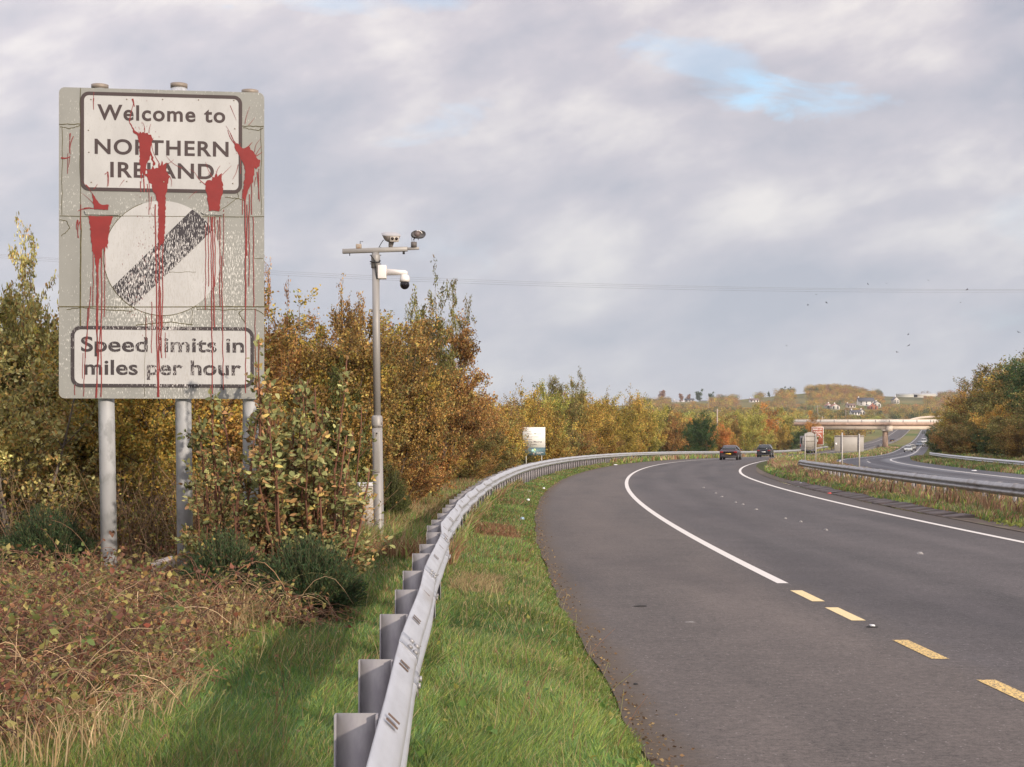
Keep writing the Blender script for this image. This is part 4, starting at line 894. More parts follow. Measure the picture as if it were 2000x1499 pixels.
def cabinet():
    Y = 23.4; c = at(717, 1000, Y); z0 = gz(c.x, Y)
    rt = empty('roadside_cabinet', (c.x, Y, z0), R(14), 'narrow pale roadside cabinet with an overhanging lid behind the camera pole', 'cabinet')
    cm = mat('cabinet paint', (.40, .36, .32), .55, var=.08, vs=4, dirt=(.56, .53, .50), ds=5, dt=.57); ht = at(0, 950, Y).z - z0
    m = MB(); m.box(-.13, .15, -.14, .14, -.1, ht); bevel(m.build('body', cm, rt), .008, 2)
    m = MB(); m.box(-.155, .175, -.165, .165, ht, ht + .055); bevel(m.build('lid', mat('lid paint', (.58, .57, .58), .5), rt), .01, 2)
    m = MB(); m.box(-.11, .13, -.146, -.139, .12, ht - .06); d = m.build('door', cm, rt)
    m = MB(); m.box(.09, .11, -.16, -.145, ht * .5, ht * .5 + .07); m.build('handle', DARK, d)
    # pale sloping wing wall
    a = at(618, 1026, 21.3); b = at(702, 966, 23.2); rt2 = empty('wing_wall', (b.x, b.y, gz(b.x, b.y)), 0, 'low sloping pale concrete wall running down left from the cabinet', 'wall'); g = Vector(rt2.location)
    m = MB(); v = []
    for p, t in ((a, .0), (b, 0)):
        for (dx, dz) in ((0, 0), (0, -.9), (.09, -.9), (.09, 0)): v.append((p.x + dx * .3 - g.x, p.y + dx * 2 - g.y, p.z + dz - g.z))
    m.add(v, [(0, 1, 2, 3), (4, 7, 6, 5), (0, 4, 5, 1), (3, 2, 6, 7), (0, 3, 7, 4), (1, 5, 6, 2)]); m.build('wall_slab', mat('wall side', (.24, .19, .16), .9, var=.2), rt2)
    m = MB(); v = []
    for p in (a, b):
        for (dx, dz) in ((-.05, -.05), (.32, -.05), (.32, .035), (-.05, .035)): v.append((p.x + dx * .3 - g.x, p.y + dx * 1.1 - .02 - g.y, p.z + dz + .003 - g.z))
    m.add(v, [(0, 1, 2, 3), (4, 7, 6, 5), (0, 4, 5, 1), (1, 5, 6, 2), (2, 6, 7, 3), (3, 7, 4, 0)]); m.build('coping', CONC, rt2)
    # block among the brambles by the posts
    p = at(325, 1118, 15.4); m = MB(); m.box(-.13, .11, -.1, .1, -.25, .13); o = m.build('concrete_block', CONC); bevel(o, .015, 2); o.location = (p.x, p.y, p.z); o.rotation_euler = (R(4), R(-16), R(20))
    tag(o, 'pale concrete block lying in the undergrowth beside the middle sign post', 'block')
    # black sheeting
    p = at(777, 1052, 23.6); g_ = gz(p.x, p.y); xs, ys = np.meshgrid(np.linspace(-.30, .30, 26), np.linspace(-.2, .2, 14)); rg = np.random.default_rng(5)
    z = .17 * np.exp(-(xs / .27) ** 4) * np.exp(-(ys / .2) ** 4) * (1 + .35 * np.sin(xs * 21 + 1) * np.cos(ys * 18)) + rg.normal(0, .008, xs.shape)
    m = MB(); n, c_ = xs.shape; i = np.arange(n - 1)[:, None] * c_; j = np.arange(c_ - 1)[None, :]; m.add(np.stack([xs, ys, z], -1).reshape(-1, 3), np.stack([i + j, i + j + 1, i + c_ + j + 1, i + c_ + j], -1).reshape(-1, 4))
    o = m.build('plastic_sheet', mat('black sheet', (.022, .016, .02), .45), smooth=True); o.location = (p.x, p.y, g_ + .02); tag(o, 'crumpled black plastic sheet on the grass right of the camera pole', 'plastic sheet')
cabinet()

# ------------------------------------------------------------------ lesser signs
def font(body, x0, x1, z0, z1, y, m, parent, off=.0, name='lettering', caps=.729):
    cu = bpy.data.curves.new(name, 'FONT'); cu.body = body; cu.size = 1; cu.extrude = .001; cu.offset = off
    tmp = bpy.data.objects.new('tmp', cu); col.objects.link(tmp); dg = bpy.context.evaluated_depsgraph_get(); me = bpy.data.meshes.new_from_object(tmp.evaluated_get(dg)); bpy.data.objects.remove(tmp); bpy.data.curves.remove(cu)
    n = len(me.vertices); co = np.empty(n * 3, np.float32); me.vertices.foreach_get('co', co); co = co.reshape(-1, 3); a, b = co[:, 0].min(), co[:, 0].max()
    new = np.stack([x0 + (co[:, 0] - a) / (b - a) * (x1 - x0), y - co[:, 2], z0 + co[:, 1] / caps * (z1 - z0)], 1); me.vertices.foreach_set('co', new.ravel()); me.update(); me.materials.clear(); me.materials.append(m)
    o = bpy.data.objects.new(name, me); col.objects.link(o); o.parent = parent; return o
def small_signs():
    steel = mat('sign steel', (.47, .44, .41), .5, metal=.2, var=.1); wh = mat('sign white', (.82, .80, .77), .5, var=.02)
    # council boundary sign
    Y = 88.; S = Y / F; c = at(1043, 862, Y); z0 = gz(c.x, Y); rt = empty('council_sign', (c.x, Y, z0), R(7), 'small white council boundary sign with a slate blue foot beyond the barrier', 'sign')
    zt = at(0, 835, Y).z - z0; zb = at(0, 890, Y).z - z0; zm = at(0, 874.5, Y).z - z0; w = 22.2 * S
    m = MB(); m.box(-w, w, 0, .03, zm, zt); m.build('panel', wh, rt)
    m = MB(); m.box(-w, w, -.001, .031, zb, zm - .003); m.build('foot_panel', mat('slate blue', (.10, .16, .19), .5, var=.05), rt)
    m = MB(); m.box(-w * .72, -w * .66, .032, .08, -.3, zt - .1); m.box(w * .66, w * .72, .032, .08, -.3, zt - .1); m.build('post', wh, rt)
    lg = mat('pale lettering', (.38, .42, .40), .6); dk = mat('brown lettering', (.10, .075, .075), .6); h = zt - zm
    def line(t, x0, x1, f0, f1, mm): font(t, -w + x0 * 2 * w, -w + x1 * 2 * w, zt - f1 * h, zt - f0 * h, -.004, mm, rt, .01)
    line('Fáilte go', .12, .36, .17, .22, lg); line('an Iúir, Mhúrn', .10, .82, .28, .36, lg); line('agus an Dúin', .10, .70, .42, .50, lg)
    line('Welcome to', .12, .40, .58, .62, dk); line('Newry, Mourne', .10, .85, .67, .755, dk); line('and Down', .10, .62, .80, .885, dk)
    hb = zm - zb
    font('Ag freastal ar', -w * -.22, w * .78, zm - hb * .36, zm - hb * .22, -.005, mat('teal lettering', (.20, .52, .52), .6), rt); font('an Dún', -w * -.22, w * .45, zm - hb * .5, zm - hb * .38, -.005, mat('teal lettering', (.20, .52, .52), .6), rt)
    font('Serving Down', -w * -.22, w * .82, zm - hb * .68, zm - hb * .55, -.005, wh, rt, .01); font('and South Armagh', -w * -.22, w * .62, zm - hb * .84, zm - hb * .72, -.005, wh, rt, .01)
    for (cx, cz, rr, cc) in ((-.12, .42, .17, (.45, .72, .70)), (.05, .30, .15, (.55, .68, .30)), (.02, .58, .15, (.30, .45, .40)), (-.04, .80, .10, (.35, .25, .22))):
        m = MB(); m.tube([(cx * w, -.006 - cz * .001, zm - hb * cz), (cx * w, 0, zm - hb * cz)], rr * w * .8, 14); m.build('emblem_leaf', mat('emblem', cc, .6, var=.03), rt)
    # round sign seen from the back
    Y = 112.; S = Y / F; c = at(1581.5, 862, Y); z0 = gz(c.x, Y); rt = empty('round_sign', (c.x, Y, z0), R(26), 'grey back of a big round sign on two posts in the median', 'sign')
    sy = 1 / math.cos(R(26)); cz = c.z - z0
    bk = mat('sign back', (.36, .335, .31), .55, var=.06, vs=3)
    m = MB(); m.tube([(0, .02, cz), (0, -.01, cz)], 17.5 * S, 40); m.build('plate', bk, rt)
    for dz in (10, 0, -11): m = MB(); hw_ = math.sqrt(17 ** 2 - dz ** 2) * S; m.box(-hw_, hw_, -.05, -.012, cz + dz * S - .02, cz + dz * S + .02); m.build('clamp_rail', mat('rail', (.26, .24, .22), .6), rt)
    for dx in (-11.5, 11.5): m = MB(); m.tube([(dx * S * sy, -.09, -.4), (dx * S * sy, -.09, cz + 15 * S)], .038, 10); m.build('post', steel, rt)
    # rectangular sign back
    Y = 92.; S = Y / F; c = at(1658.5, 867, Y); z0 = gz(c.x, Y); rt = empty('rectangular_sign', (c.x, Y, z0), R(4), 'grey back of a rectangular sign on two taller posts in the median', 'sign'); cz = c.z - z0
    m = MB(); m.box(-29.2 * S, 29.2 * S, 0, .03, cz - 15.5 * S, cz + 15.5 * S); bevel(m.build('plate', bk, rt), .01, 1)
    m = MB(); m.box(-29.4 * S, 29.4 * S, -.03, -.003, cz + 13.6 * S, cz + 15.9 * S); m.build('lip', mat('lip', (.30, .26, .24), .6), rt)
    m = MB(); m.box(-28 * S, -24 * S, -.006, -.002, cz - 2.5 * S, cz + 1.5 * S); m.build('sticker', wh, rt)
    for dx, tp in ((-14.5, 21.5), (19.5, 19)): m = MB(); m.tube([(dx * S, -.07, -.4), (dx * S, -.07, cz + tp * S)], .042, 10); m.build('post', steel, rt)
    # white board on the slope
    Y = 368.; S = Y / F; c = at(1520.5, 831.5, Y); z0 = gz(c.x, Y); rt = empty('white_board_sign', (c.x, Y, z0), 0, 'small white lettered board poking out of the trees left of the bridge', 'sign'); cz = c.z - z0
    m = MB(); m.box(-9.5 * S, 9.5 * S, 0, .05, cz - 6.5 * S, cz + 6.5 * S); m.build('panel', wh, rt)
    m = MB(); m.box(-5.5 * S, -4.9 * S, .05, .15, -.3, cz); m.box(4.9 * S, 5.5 * S, .05, .15, -.3, cz); m.build('post', steel, rt)
    gn = mat('green lettering', (.16, .22, .16), .6)
    font('NEWRY', -7.5 * S, 7.8 * S, cz - 4.6 * S, cz - 1.6 * S, -.01, gn, rt, .01); font('A1', -6.8 * S, -3 * S, cz + .6 * S, cz + 4.6 * S, -.01, gn, rt, .02)
    # brown tourist sign
    Y = 378.; S = Y / F; c = at(1597, 852, Y); z0 = gz(c.x, Y); rt = empty('brown_tourist_sign', (c.x, Y, z0), 0, 'tall brown tourist sign with white lettering beside the coach', 'sign'); cz = c.z - z0
    m = MB(); m.box(-11.5 * S, 11.5 * S, 0, .08, cz - 17.5 * S, cz + 17.5 * S); m.build('border', wh, rt)
    m = MB(); m.box(-10.6 * S, 10.6 * S, -.02, 0, cz - 16.6 * S, cz + 16.6 * S); m.build('panel', mat('tourist brown', (.33, .085, .045), .55, var=.05), rt)
    m = MB(); m.box(-8 * S, -7 * S, .08, .3, -.3, cz); m.box(7 * S, 8 * S, .08, .3, -.3, cz); m.build('post', steel, rt)
    font('RING OF', -9 * S, 8.5 * S, cz + 11.6 * S, cz + 14.6 * S, -.03, wh, rt, .02); font('GULLION', -8 * S, 8.5 * S, cz + 6.4 * S, cz + 9.4 * S, -.03, wh, rt, .02)
    th = np.linspace(0, math.pi, 16); m = MB(); m.tube([(-1 * S + 8 * S * math.cos(t), -.03, cz - 4 * S + 8 * S * math.sin(t)) for t in th] + [(-9 * S, -.03, cz - 13 * S)], .6 * S, 6); m.build('arc_emblem', wh, rt)
    m = MB(); m.tube([(-1 * S, -.03, cz - 12 * S), (-1 * S, -.03, cz - 4 * S), (1 * S, -.03, cz + 0 * S)], 1.6 * S, 6); m.build('figure_emblem', wh, rt)
small_signs()

# ------------------------------------------------------------------ vehicles
GLASS = mat('dark car glass', (.03, .035, .04), .08, var=.1); TYRE = mat('tyre', (.02, .02, .02), .8); RIMM = mat('alloy', (.35, .35, .36), .35, metal=.7)
LAMP_R = mat('rear lamp', (.24, .02, .02), .25); LAMP_W = mat('head lamp', (.85, .85, .82), .15); PLY = mat('yellow plate', (.75, .48, .06), .5); PLW = mat('white plate', (.75, .75, .72), .5); TRIM = mat('black trim', (.025, .025, .027), .6)
def car(label, px, Y, o_override, colr, W=1.82, L_=4.5, H=1.45, suv=False, away=True, plate=None, group=None, lean=0):
    x = (px - 1000) / F * Y if o_override is None else float(cen(Y)) + o_override
    slope = 2 * (Y - 28) / 1020 if Y < 170 else .278
    hd = -math.atan(slope) + (0 if away else math.pi)
    rt = empty('car', (x, Y, float(zr(Y)) + .01), hd, label, 'car', group)
    paint_ = mat('car paint', colr, .28, metal=.3, var=.03)
    hw = W / 2; l2 = L_ / 2
    # side stations from rear (-l2) to front: y, belt z, belt half width, roof z, roof half width
    if suv: st = [(-l2, .80, .80, .80, .79), (-l2 + .05, .98, .93, 1.06, .86), (-l2 + .38, 1.02, .98, H - .07, .76), (-l2 + .9, 1.02, 1, H, .78), (.35, 1.0, 1, H, .78), (.85, .98, 1, H - .18, .76), (1.25, .96, .98, 1.0, .80), (l2 - .15, .82, .92, .84, .80), (l2, .60, .80, .62, .7)]
    else: st = [(-l2, .78, .80, .80, .74), (-l2 + .08, .92, .92, .95, .80), (-l2 + .55, .96, .97, 1.02, .80), (-l2 + 1.2, .94, 1, H - .05, .68), (-l2 + 1.8, .93, 1, H, .70), (.25, .91, 1, H - .02, .70), (1.15, .89, .98, .93, .78), (l2 - .15, .72, .92, .74, .76), (l2, .5, .8, .52, .7)]
    mb = MB(); V = []
    for (y, zb, wb, zt, wt) in st:
        lw = .95 if -l2 < y < l2 else .86
        h = [(hw * .55 * lw, .22), (hw * lw * wb, .30), (hw * wb, .56), (hw * wb * .985, zb), (hw * wt * 1.04, zb + (zt - zb) * .55), (hw * wt * .97, zt - .02 * (zt > zb + .1)), (hw * wt * .6, zt + .012)]
        V += [(a, y, z) for a, z in h] + [(-a, y, z) for a, z in reversed(h)]
    n = 14; k = len(st); V = np.array(V); i = np.arange(k - 1)[:, None] * n; j = np.arange(n)[None, :]; j2 = (j + 1) % n
    mb.add(V, np.stack([i + j, i + j2, i + n + j2, i + n + j], -1).reshape(-1, 4))
    mb.f[4].append(np.array([(a, a + 1, 12 - a, 13 - a) for a in range(6)])); e_ = (k - 1) * n; mb.f[4].append(np.array([(e_ + 13 - a, e_ + 12 - a, e_ + a + 1, e_ + a) for a in range(6)]))
    mb.build('body', paint_, rt, smooth=True)
    def quad(name, pts, m, t=.012):
        p = np.array(pts, float); nn = unit(np.cross(p[1] - p[0], p[2] - p[0])); q = MB(); f = p + nn * t; b = p - nn * .02
        q.add(np.concatenate([f, b]), [(0, 1, 2, 3), (4, 7, 6, 5), (0, 4, 5, 1), (1, 5, 6, 2), (2, 6, 7, 3), (3, 7, 4, 0)]); return q.build(name, m, rt)
    rr_, rf = (st[1] if suv else st[2]), (st[2] if suv else st[3]); z0, z1 = rr_[3] - (.02 if suv else 0), rf[3] - .06
    wb_, wt_ = hw * rr_[4] * .88, hw * rf[4] * .92
    quad('rear_window', [(-wb_, rr_[0], z0 + .03), (wb_, rr_[0], z0 + .03), (wt_, rf[0] - .02, z1), (-wt_, rf[0] - .02, z1)], GLASS, .03)
    fa, fb = (st[6], st[5]) if suv else (st[6], st[5]); wb_, wt_ = hw * fa[4] * .93, hw * fb[4] * .92
    quad('windscreen', [(wb_, fa[0], fa[3] + .03), (-wb_, fa[0], fa[3] + .03), (-wt_, fb[0], fb[3] - .04), (wt_, fb[0], fb[3] - .04)], GLASS, .03)
    for s_ in (-1, 1):
        a, b = (st[2], st[5]) if suv else (st[3], st[5]); xb = hw * 1.0 * .99; xt = hw * .73
        pts = [(s_ * xb, a[0] - .05, a[1] + .05), (s_ * xb, fa[0] - .3, .97), (s_ * xt, b[0] + .1, H - .14), (s_ * xt, a[0] + .1, H - .14)]
        if s_ < 0: pts = pts[::-1]
        quad('side_window', pts, GLASS, .012)
        for yy in (-l2 + .85, l2 - .88):
            w = MB(); r_ = .36 if suv else .33; w.tube([(s_ * (hw - .22), yy, r_), (s_ * (hw + .0), yy, r_)], r_, 22); wo = w.build('wheel', TYRE, rt); w = MB(); w.tube([(s_ * (hw - .1), yy, r_), (s_ * (hw + .012), yy, r_)], r_ * .62, 16); w.build('rim', RIMM, wo)
        m = MB(); zz = .82 if suv else .70; m.box(min(s_ * hw * .55, s_ * hw * .93), max(s_ * hw * .55, s_ * hw * .93), -l2 - .012, -l2 + .18, zz, zz + (.15 if suv else .17)); bevel(m.build('rear_light', LAMP_R, rt), .02, 1)
        m = MB(); m.box(min(s_ * hw * .5, s_ * hw * .88), max(s_ * hw * .5, s_ * hw * .88), l2 - .22, l2 - .0, .56, .70); bevel(m.build('headlight', LAMP_W, rt), .02, 1)
        m = MB(); m.box(min(s_ * (hw + .0), s_ * (hw + .17)), max(s_ * hw, s_ * (hw + .17)), .78, .88, .93, 1.05); bevel(m.build('wing_mirror', paint_, rt), .02, 1)
    m = MB(); m.box(-.26, .26, -l2 - .02, -l2 + .03, .56 if not suv else .66, .67 if not suv else .77); m.build('number_plate', plate or PLY, rt)
    m = MB(); m.box(-.26, .26, l2 - .03, l2 + .02, .40, .50); m.build('number_plate', PLW, rt)
    m = MB(); m.box(-hw * .85, hw * .85, -l2 - .03, -l2 + .2, .24, .42); bevel(m.build('bumper_trim', TRIM, rt), .02, 1)
    m = MB(); m.box(-hw * .8, hw * .8, l2 - .2, l2 + .01, .24, .38); bevel(m.build('bumper_trim', TRIM, rt), .02, 1)
    return rt
car('dark plum saloon with a yellow number plate driving away on the near road', 1427, 152, None, (.075, .055, .065), L_=4.7)
car('dark grey sport utility car driving away ahead of the plum saloon', 1495, 205, None, (.05, .05, .058), W=1.88, L_=4.6, H=1.68, suv=True, plate=PLW)
car('small dark car far ahead right of the bridge pier', 1743, 560, None, (.045, .045, .055), L_=4.2)
def opp(label, px, Y, c, **k): car(label, px, Y, None, c, away=False, **k)
opp('silver car leading the oncoming traffic on the far road', 1774, 335, (.46, .47, .47))
opp('pale gold car right behind the silver one in the oncoming traffic', 1781, 362, (.50, .46, .38))
opp('blue grey car third in the oncoming traffic', 1796, 430, (.20, .23, .27))
opp('white van like car last in the oncoming traffic', 1804, 520, (.55, .55, .54), H=1.75, suv=True)
def coach():
    Y = 318.; x = (1578 - 1000) / F * Y; rt = empty('coach', (x, Y, float(zr(Y)) + .01), -math.atan(.278), 'grey coach with dark side windows half hidden by the round sign', 'coach')
    g = mat('coach paint', (.17, .165, .18), .35, metal=.2, var=.04); hw, H, L_ = 1.2, 3.5, 11.
    m = MB(); m.box(-hw, hw, -L_ / 2, L_ / 2, .38, H); bevel(m.build('body', g, rt), .14, 3)
    m = MB(); m.box(-hw * .84, hw * .84, -L_ / 2 - .02, -L_ / 2 + .1, 1.9, 3.1); bevel(m.build('rear_window', GLASS, rt), .04, 2)
    for s in (-1, 1):
        m = MB(); m.box(min(s * (hw - .05), s * (hw + .012)), max(s * (hw - .05), s * (hw + .012)), -L_ / 2 + .5, L_ / 2 - .4, 1.6, 3.0); m.build('side_window', GLASS, rt)
        m = MB(); m.box(min(s * hw * .82, s * hw * .97), max(s * hw * .82, s * hw * .97), -L_ / 2 - .03, -L_ / 2 + .1, 1.25, 1.85); m.build('rear_light', LAMP_R, rt)
        for yy in (-L_ / 2 + 2.6, L_ / 2 - 2.2):
            w = MB(); w.tube([(s * (hw - .3), yy, .48), (s * (hw + .01), yy, .48)], .48, 22); wo = w.build('wheel', TYRE, rt); w = MB(); w.tube([(s * (hw - .1), yy, .48), (s * (hw + .02), yy, .48)], .26, 14); w.build('rim', RIMM, wo)
        m = MB(); m.box(min(s * hw, s * (hw + .3)), max(s * hw, s * (hw + .3)), L_ / 2 - .3, L_ / 2 - .15, 2.2, 2.7); m.build('wing_mirror', TRIM, rt)
    m = MB(); m.box(-.3, .3, -L_ / 2 - .03, -L_ / 2, 1.28, 1.42); m.build('number_plate', PLW, rt)
    m = MB(); m.box(-hw * .9, hw * .9, -L_ / 2 - .03, -L_ / 2 + .3, .34, .62); m.build('bumper', TRIM, rt)
coach()

# ------------------------------------------------------------------ bridge
def bridge():
    Y = 400.; S = Y / F; rt = empty('road_bridge', (float(cen(Y)) + 13.5, Y, gz(float(cen(Y)) + 13.5, Y)), 0, 'concrete beam bridge with a pale parapet crossing over both carriageways', 'bridge'); g = rt.location
    z = lambda py: at(0, py, Y).z - g.z
    warm = mat('weathered beam concrete', (.74, .63, .53), .85, var=.06, vs=.8, dirt=(.60, .49, .40), ds=.5, dt=.56); brn = mat('stained deck edge', (.46, .31, .24), .85, var=.14, vs=1., dirt=(.36, .24, .18), ds=.7, dt=.5)
    xl, xr = (1515 - 1000) * S - g.x, (1850 - 1000) * S - g.x
    xb = (1600 - 1000) * S - g.x
    m = MB(); m.box(xb, xr, -4.1, -3.4, z(839.5), z(831.8)); m.build('edge_beam', warm, rt)
    m = MB(); m.box(xb, xr, 3.4, 4.1, z(839.5), z(831.8)); m.build('edge_beam', warm, rt)
    m = MB()
    for k in range(5): m.box(xb, xr, -2.6 + k * 1.2, -2.1 + k * 1.2, z(839), z(831.8))
    m.build('inner_beam', warm, rt)
    m = MB(); m.box(xl, xr, -4.7, 4.7, z(831.6), z(826)); m.build('deck', brn, rt)
    par = mat('parapet', (.70, .67, .63), .7, var=.05)
    for yy in (-4.6, 4.5):
        m = MB(); m.box(xl, xr, yy, yy + .1, z(825.9), z(821.2)); m.build('parapet', par, rt)
        m = MB(); m.box(xl, xr, yy - .06, yy + .12, z(820.9), z(819.8)); m.build('handrail', mat('handrail', (.66, .58, .50), .6), rt)
        x = xl
        while x < xr:
            m = MB(); m.box(x, x + .16, yy - .05, yy - .003, z(825.9), z(820.9)); m.build('parapet_post', POSTM, rt); x += 3.55
    m = MB(); m.box(-.85, .85, -4.2, 4.2, z(843), z(839.6)); c_ = m.build('crosshead', warm, rt)
    for v in c_.data.vertices: v.co.x += v.co.y * .27
    m = MB(); m.box(-.8, .8, -4.5, -4.16, z(843), z(832.3)); m.build('bearing_block', warm, rt)
    pm = mat('pier concrete', (.42, .30, .23), .85, var=.15, vs=1.2, dirt=(.30, .20, .15), ds=.9, dt=.52)
    for yy in (-3.2, 0, 3.2):
        m = MB(); m.tube([(yy * .27, yy, -.6), (yy * .27, yy, z(843))], .62, 18, cap=True); m.build('pier', pm, rt, smooth=True)
    m = MB(); m.box(-2.2, 2.2, -5, 5, -.3, .35); bevel(m.build('pier_base', brn, rt), .12, 2)
    # left approach embankment side wall hidden in the trees
    m = MB(); m.box(xb - 3, xb, -4.4, 4.4, -1, z(831.8)); m.build('abutment', brn, rt)
    # distant slip-road parapet curving up to the right behind the bridge
    Y2 = 470.; pts = [(1760, 824), (1772, 820.5), (1786, 816.5), (1800, 814), (1818, 812.6), (1845, 812)]
    q = empty('slip_road_parapet', (at(1790, 816, Y2).x, Y2, gz(at(1790, 816, Y2).x, Y2)), 0, 'pale curved parapet wall rising behind the right end of the bridge', 'parapet'); gg = q.location
    m = MB(); v = []
    for k, (px, py) in enumerate(pts):
        p = at(px, py, Y2 + k * 6); v += [(p.x - gg.x, p.y - gg.y, p.z - gg.z), (p.x - gg.x, p.y - gg.y, p.z - gg.z - .7), (p.x - gg.x, p.y + .4 - gg.y, p.z - gg.z - .7), (p.x - gg.x, p.y + .4 - gg.y, p.z - gg.z)]
    fs = []
    for k in range(len(pts) - 1):
        for a in range(4): fs.append((4 * k + a, 4 * k + (a + 1) % 4, 4 * k + 4 + (a + 1) % 4, 4 * k + 4 + a))
    m.add(v, fs); m.build('wall', mat('pale coping', (.62, .52, .44), .7), q)
bridge()

# ------------------------------------------------------------------ wires, birds
def wires():
    rt = empty('overhead_wires', at(1300, 565, 150), 0, 'three thin overhead wires sagging across the sky', 'wires'); g = rt.location; m_ = mat('wire', (.26, .25, .26), .6)
    for k, (ya, yb, yc, w) in enumerate([(531, 549.5, 566, .0085), (534.5, 553, 567.5, .0085), (538.5, 557, 571, .0085)]):
        xs = np.linspace(-150, 2250, 40); A = np.array([(560, ya), (1000, yb), (2000, yc)]); co = np.polyfit(A[:, 0] - 1000, A[:, 1], 2); d = 150 + k * .4
        m = MB(); m.tube([np.array(at(x, np.polyval(co, x - 1000), d)) - np.array(g) for x in xs], w, 4); m.build('wire', m_, rt)
wires()
def birds():
    bm_ = mat('bird plumage', (.03, .03, .035), .7); proto = None
    pts = [(1695, 555.5), (1731, 554, 1.3), (1813, 548.5), (1889, 566.5, 1.3), (1594, 576), (1578, 596.5), (1614, 592, 1.1), (1876, 591.5), (1774, 654, 1.1), (1775, 675.5, 1.3), (1752, 688.5, 1.1), (1989, 649.5, 1.2), (1991, 689.5, 1.2), (1536, 676, .6)]
    lab = ['leftmost of the small birds just above the wires', 'largest bird just above the wires', 'small bird above the wires toward the right', 'bird level with the wires far right', 'faint bird under the wires, upper of the left trio', 'bird under the wires, leftmost of the left trio', 'darker bird under the wires, right of the left trio', 'lone bird below the wires on the right', 'topmost of the three birds low over the road', 'middle one of the three birds low over the road', 'lowest of the three birds low over the road', 'bird at the right edge, upper of the pair', 'bird at the right edge just above the tree top', 'faintest lone bird low at the left of the flock']
    for i, p in enumerate(pts):
        s = p[2] if len(p) > 2 else .9; pos = at(p[0], p[1], 260)
        if proto is None:
            m = MB(); m.tube([(0, -.16, 0), (0, -.08, .01), (0, .05, .015), (0, .13, .02), (0, .19, .01)], [.01, .04, .045, .03, .005], 8)
            for sd_ in (-1, 1):
                m.add([(0, -.06, .03), (0, .09, .03), (sd_ * .17, .07, .10), (sd_ * .18, -.05, .09), (sd_ * .36, -.05, .04)], [(0, 1, 2), (0, 2, 3), (3, 2, 4)])
            m.add([(0, -.13, .01), (-.05, -.25, .01), (.05, -.25, .01)], [(0, 1, 2)])
            o = proto = m.build('bird', bm_)
        else: o = proto.copy(); col.objects.link(o)
        o.location = pos; o.scale = (s, s, s * random.uniform(.6, 1.6)); o.rotation_euler = (random.uniform(-.4, .4), random.uniform(-.6, .6), random.uniform(0, 6.28))
        tag(o, lab[i], 'bird', 'birds flying over the road')
birds()

# ------------------------------------------------------------------ houses on the hill
def solveY(px, ybase, lo=700, hi=2400):
    b = (px - 1000) / F; ys = np.linspace(lo, hi, 900); g = ground(b * ys, ys); py = 858 - (g - CH) / ys * F
    i = np.argmin(np.abs(py - ybase)); return float(ys[i])
HOUSES = []
def house(px0, px1, ybase, ytop, wallc, roofc, label, gable=False, chim=1, cat='house', nwin=3, rz=0.):
    Y = solveY((px0 + px1) / 2, ybase); HOUSES.append((px0 - 1, px1 + 1, Y, ytop, ybase)); S = Y / F; x = ((px0 + px1) / 2 - 1000) * S; z0 = gz(x, Y)
    rt = empty('house' if cat == 'house' else cat, (x, Y, z0 - .3), rz, label, cat)
    W = (px1 - px0) * S; H = (ybase - ytop) * S + .3; D = 8. if not gable else 10.
    wm = mat('render', wallc, .8, var=.04); rmn = mat('roof', roofc, .7, var=.12, vs=.8); eave = H * (.56 if cat == 'house' else .7)
    m = MB(); hw, hd = W / 2, D / 2
    if gable:
        m.add([(-hw, -hd, 0), (hw, -hd, 0), (hw, -hd, eave), (0, -hd, H), (-hw, -hd, eave), (-hw, hd, 0), (hw, hd, 0), (hw, hd, eave), (0, hd, H), (-hw, hd, eave)], [(0, 1, 6, 5), (1, 2, 7, 6), (0, 5, 9, 4)]); m.f.setdefault(5, []).append(np.array([(4, 3, 2, 1, 0), (5, 6, 7, 8, 9)]))
    else:
        m.add([(-hw, -hd, 0), (-hw, hd, 0), (-hw, hd, eave), (-hw, 0, H), (-hw, -hd, eave), (hw, -hd, 0), (hw, hd, 0), (hw, hd, eave), (hw, 0, H), (hw, -hd, eave)], [(0, 4, 9, 5), (1, 6, 7, 2)]); m.f.setdefault(5, []).append(np.array([(0, 1, 2, 3, 4), (5, 9, 8, 7, 6)]))
    m.build('wall', wm, rt)
    m = MB(); o_ = .35; t = .22
    if gable:
        for s in (-1, 1):
            v = [(s * (hw + o_), -hd - o_, eave - o_ * .5), (s * (hw + o_), hd + o_, eave - o_ * .5), (0, hd + o_, H), (0, -hd - o_, H)]; v2 = [(a, b, c + t) for a, b, c in v]; m.add(v + v2, [(0, 1, 2, 3), (4, 7, 6, 5), (0, 4, 5, 1), (1, 5, 6, 2), (2, 6, 7, 3), (3, 7, 4, 0)])
    else:
        for s in (-1, 1):
            v = [(-hw - o_, s * (hd + o_), eave - o_ * .5), (hw + o_, s * (hd + o_), eave - o_ * .5), (hw + o_, 0, H), (-hw - o_, 0, H)]; v2 = [(a, b, c + t) for a, b, c in v]; m.add(v + v2, [(0, 1, 2, 3), (4, 7, 6, 5), (0, 4, 5, 1), (1, 5, 6, 2), (2, 6, 7, 3), (3, 7, 4, 0)])
    rf = m.build('roof', rmn, rt)
    if cat == 'house':
        for k in range(chim):
            cx = 0 if gable else (-hw + .8 if k == 0 else hw - .8); m = MB(); m.box(cx - .45, cx + .45, -.4, .4, H - .6, H + 1.3); m.build('chimney', wm, rf)
        n = nwin if not gable else 2
        for k in range(n):
            for lv in ((.14, .36) if not gable else (.12, .34)):
                cx = -hw + W * (k + .5) / n; m = MB(); m.box(cx - .55, cx + .55, -hd - .02, -hd + .1, H * lv, H * lv + 1.2); m.build('window', GLASS, rt)
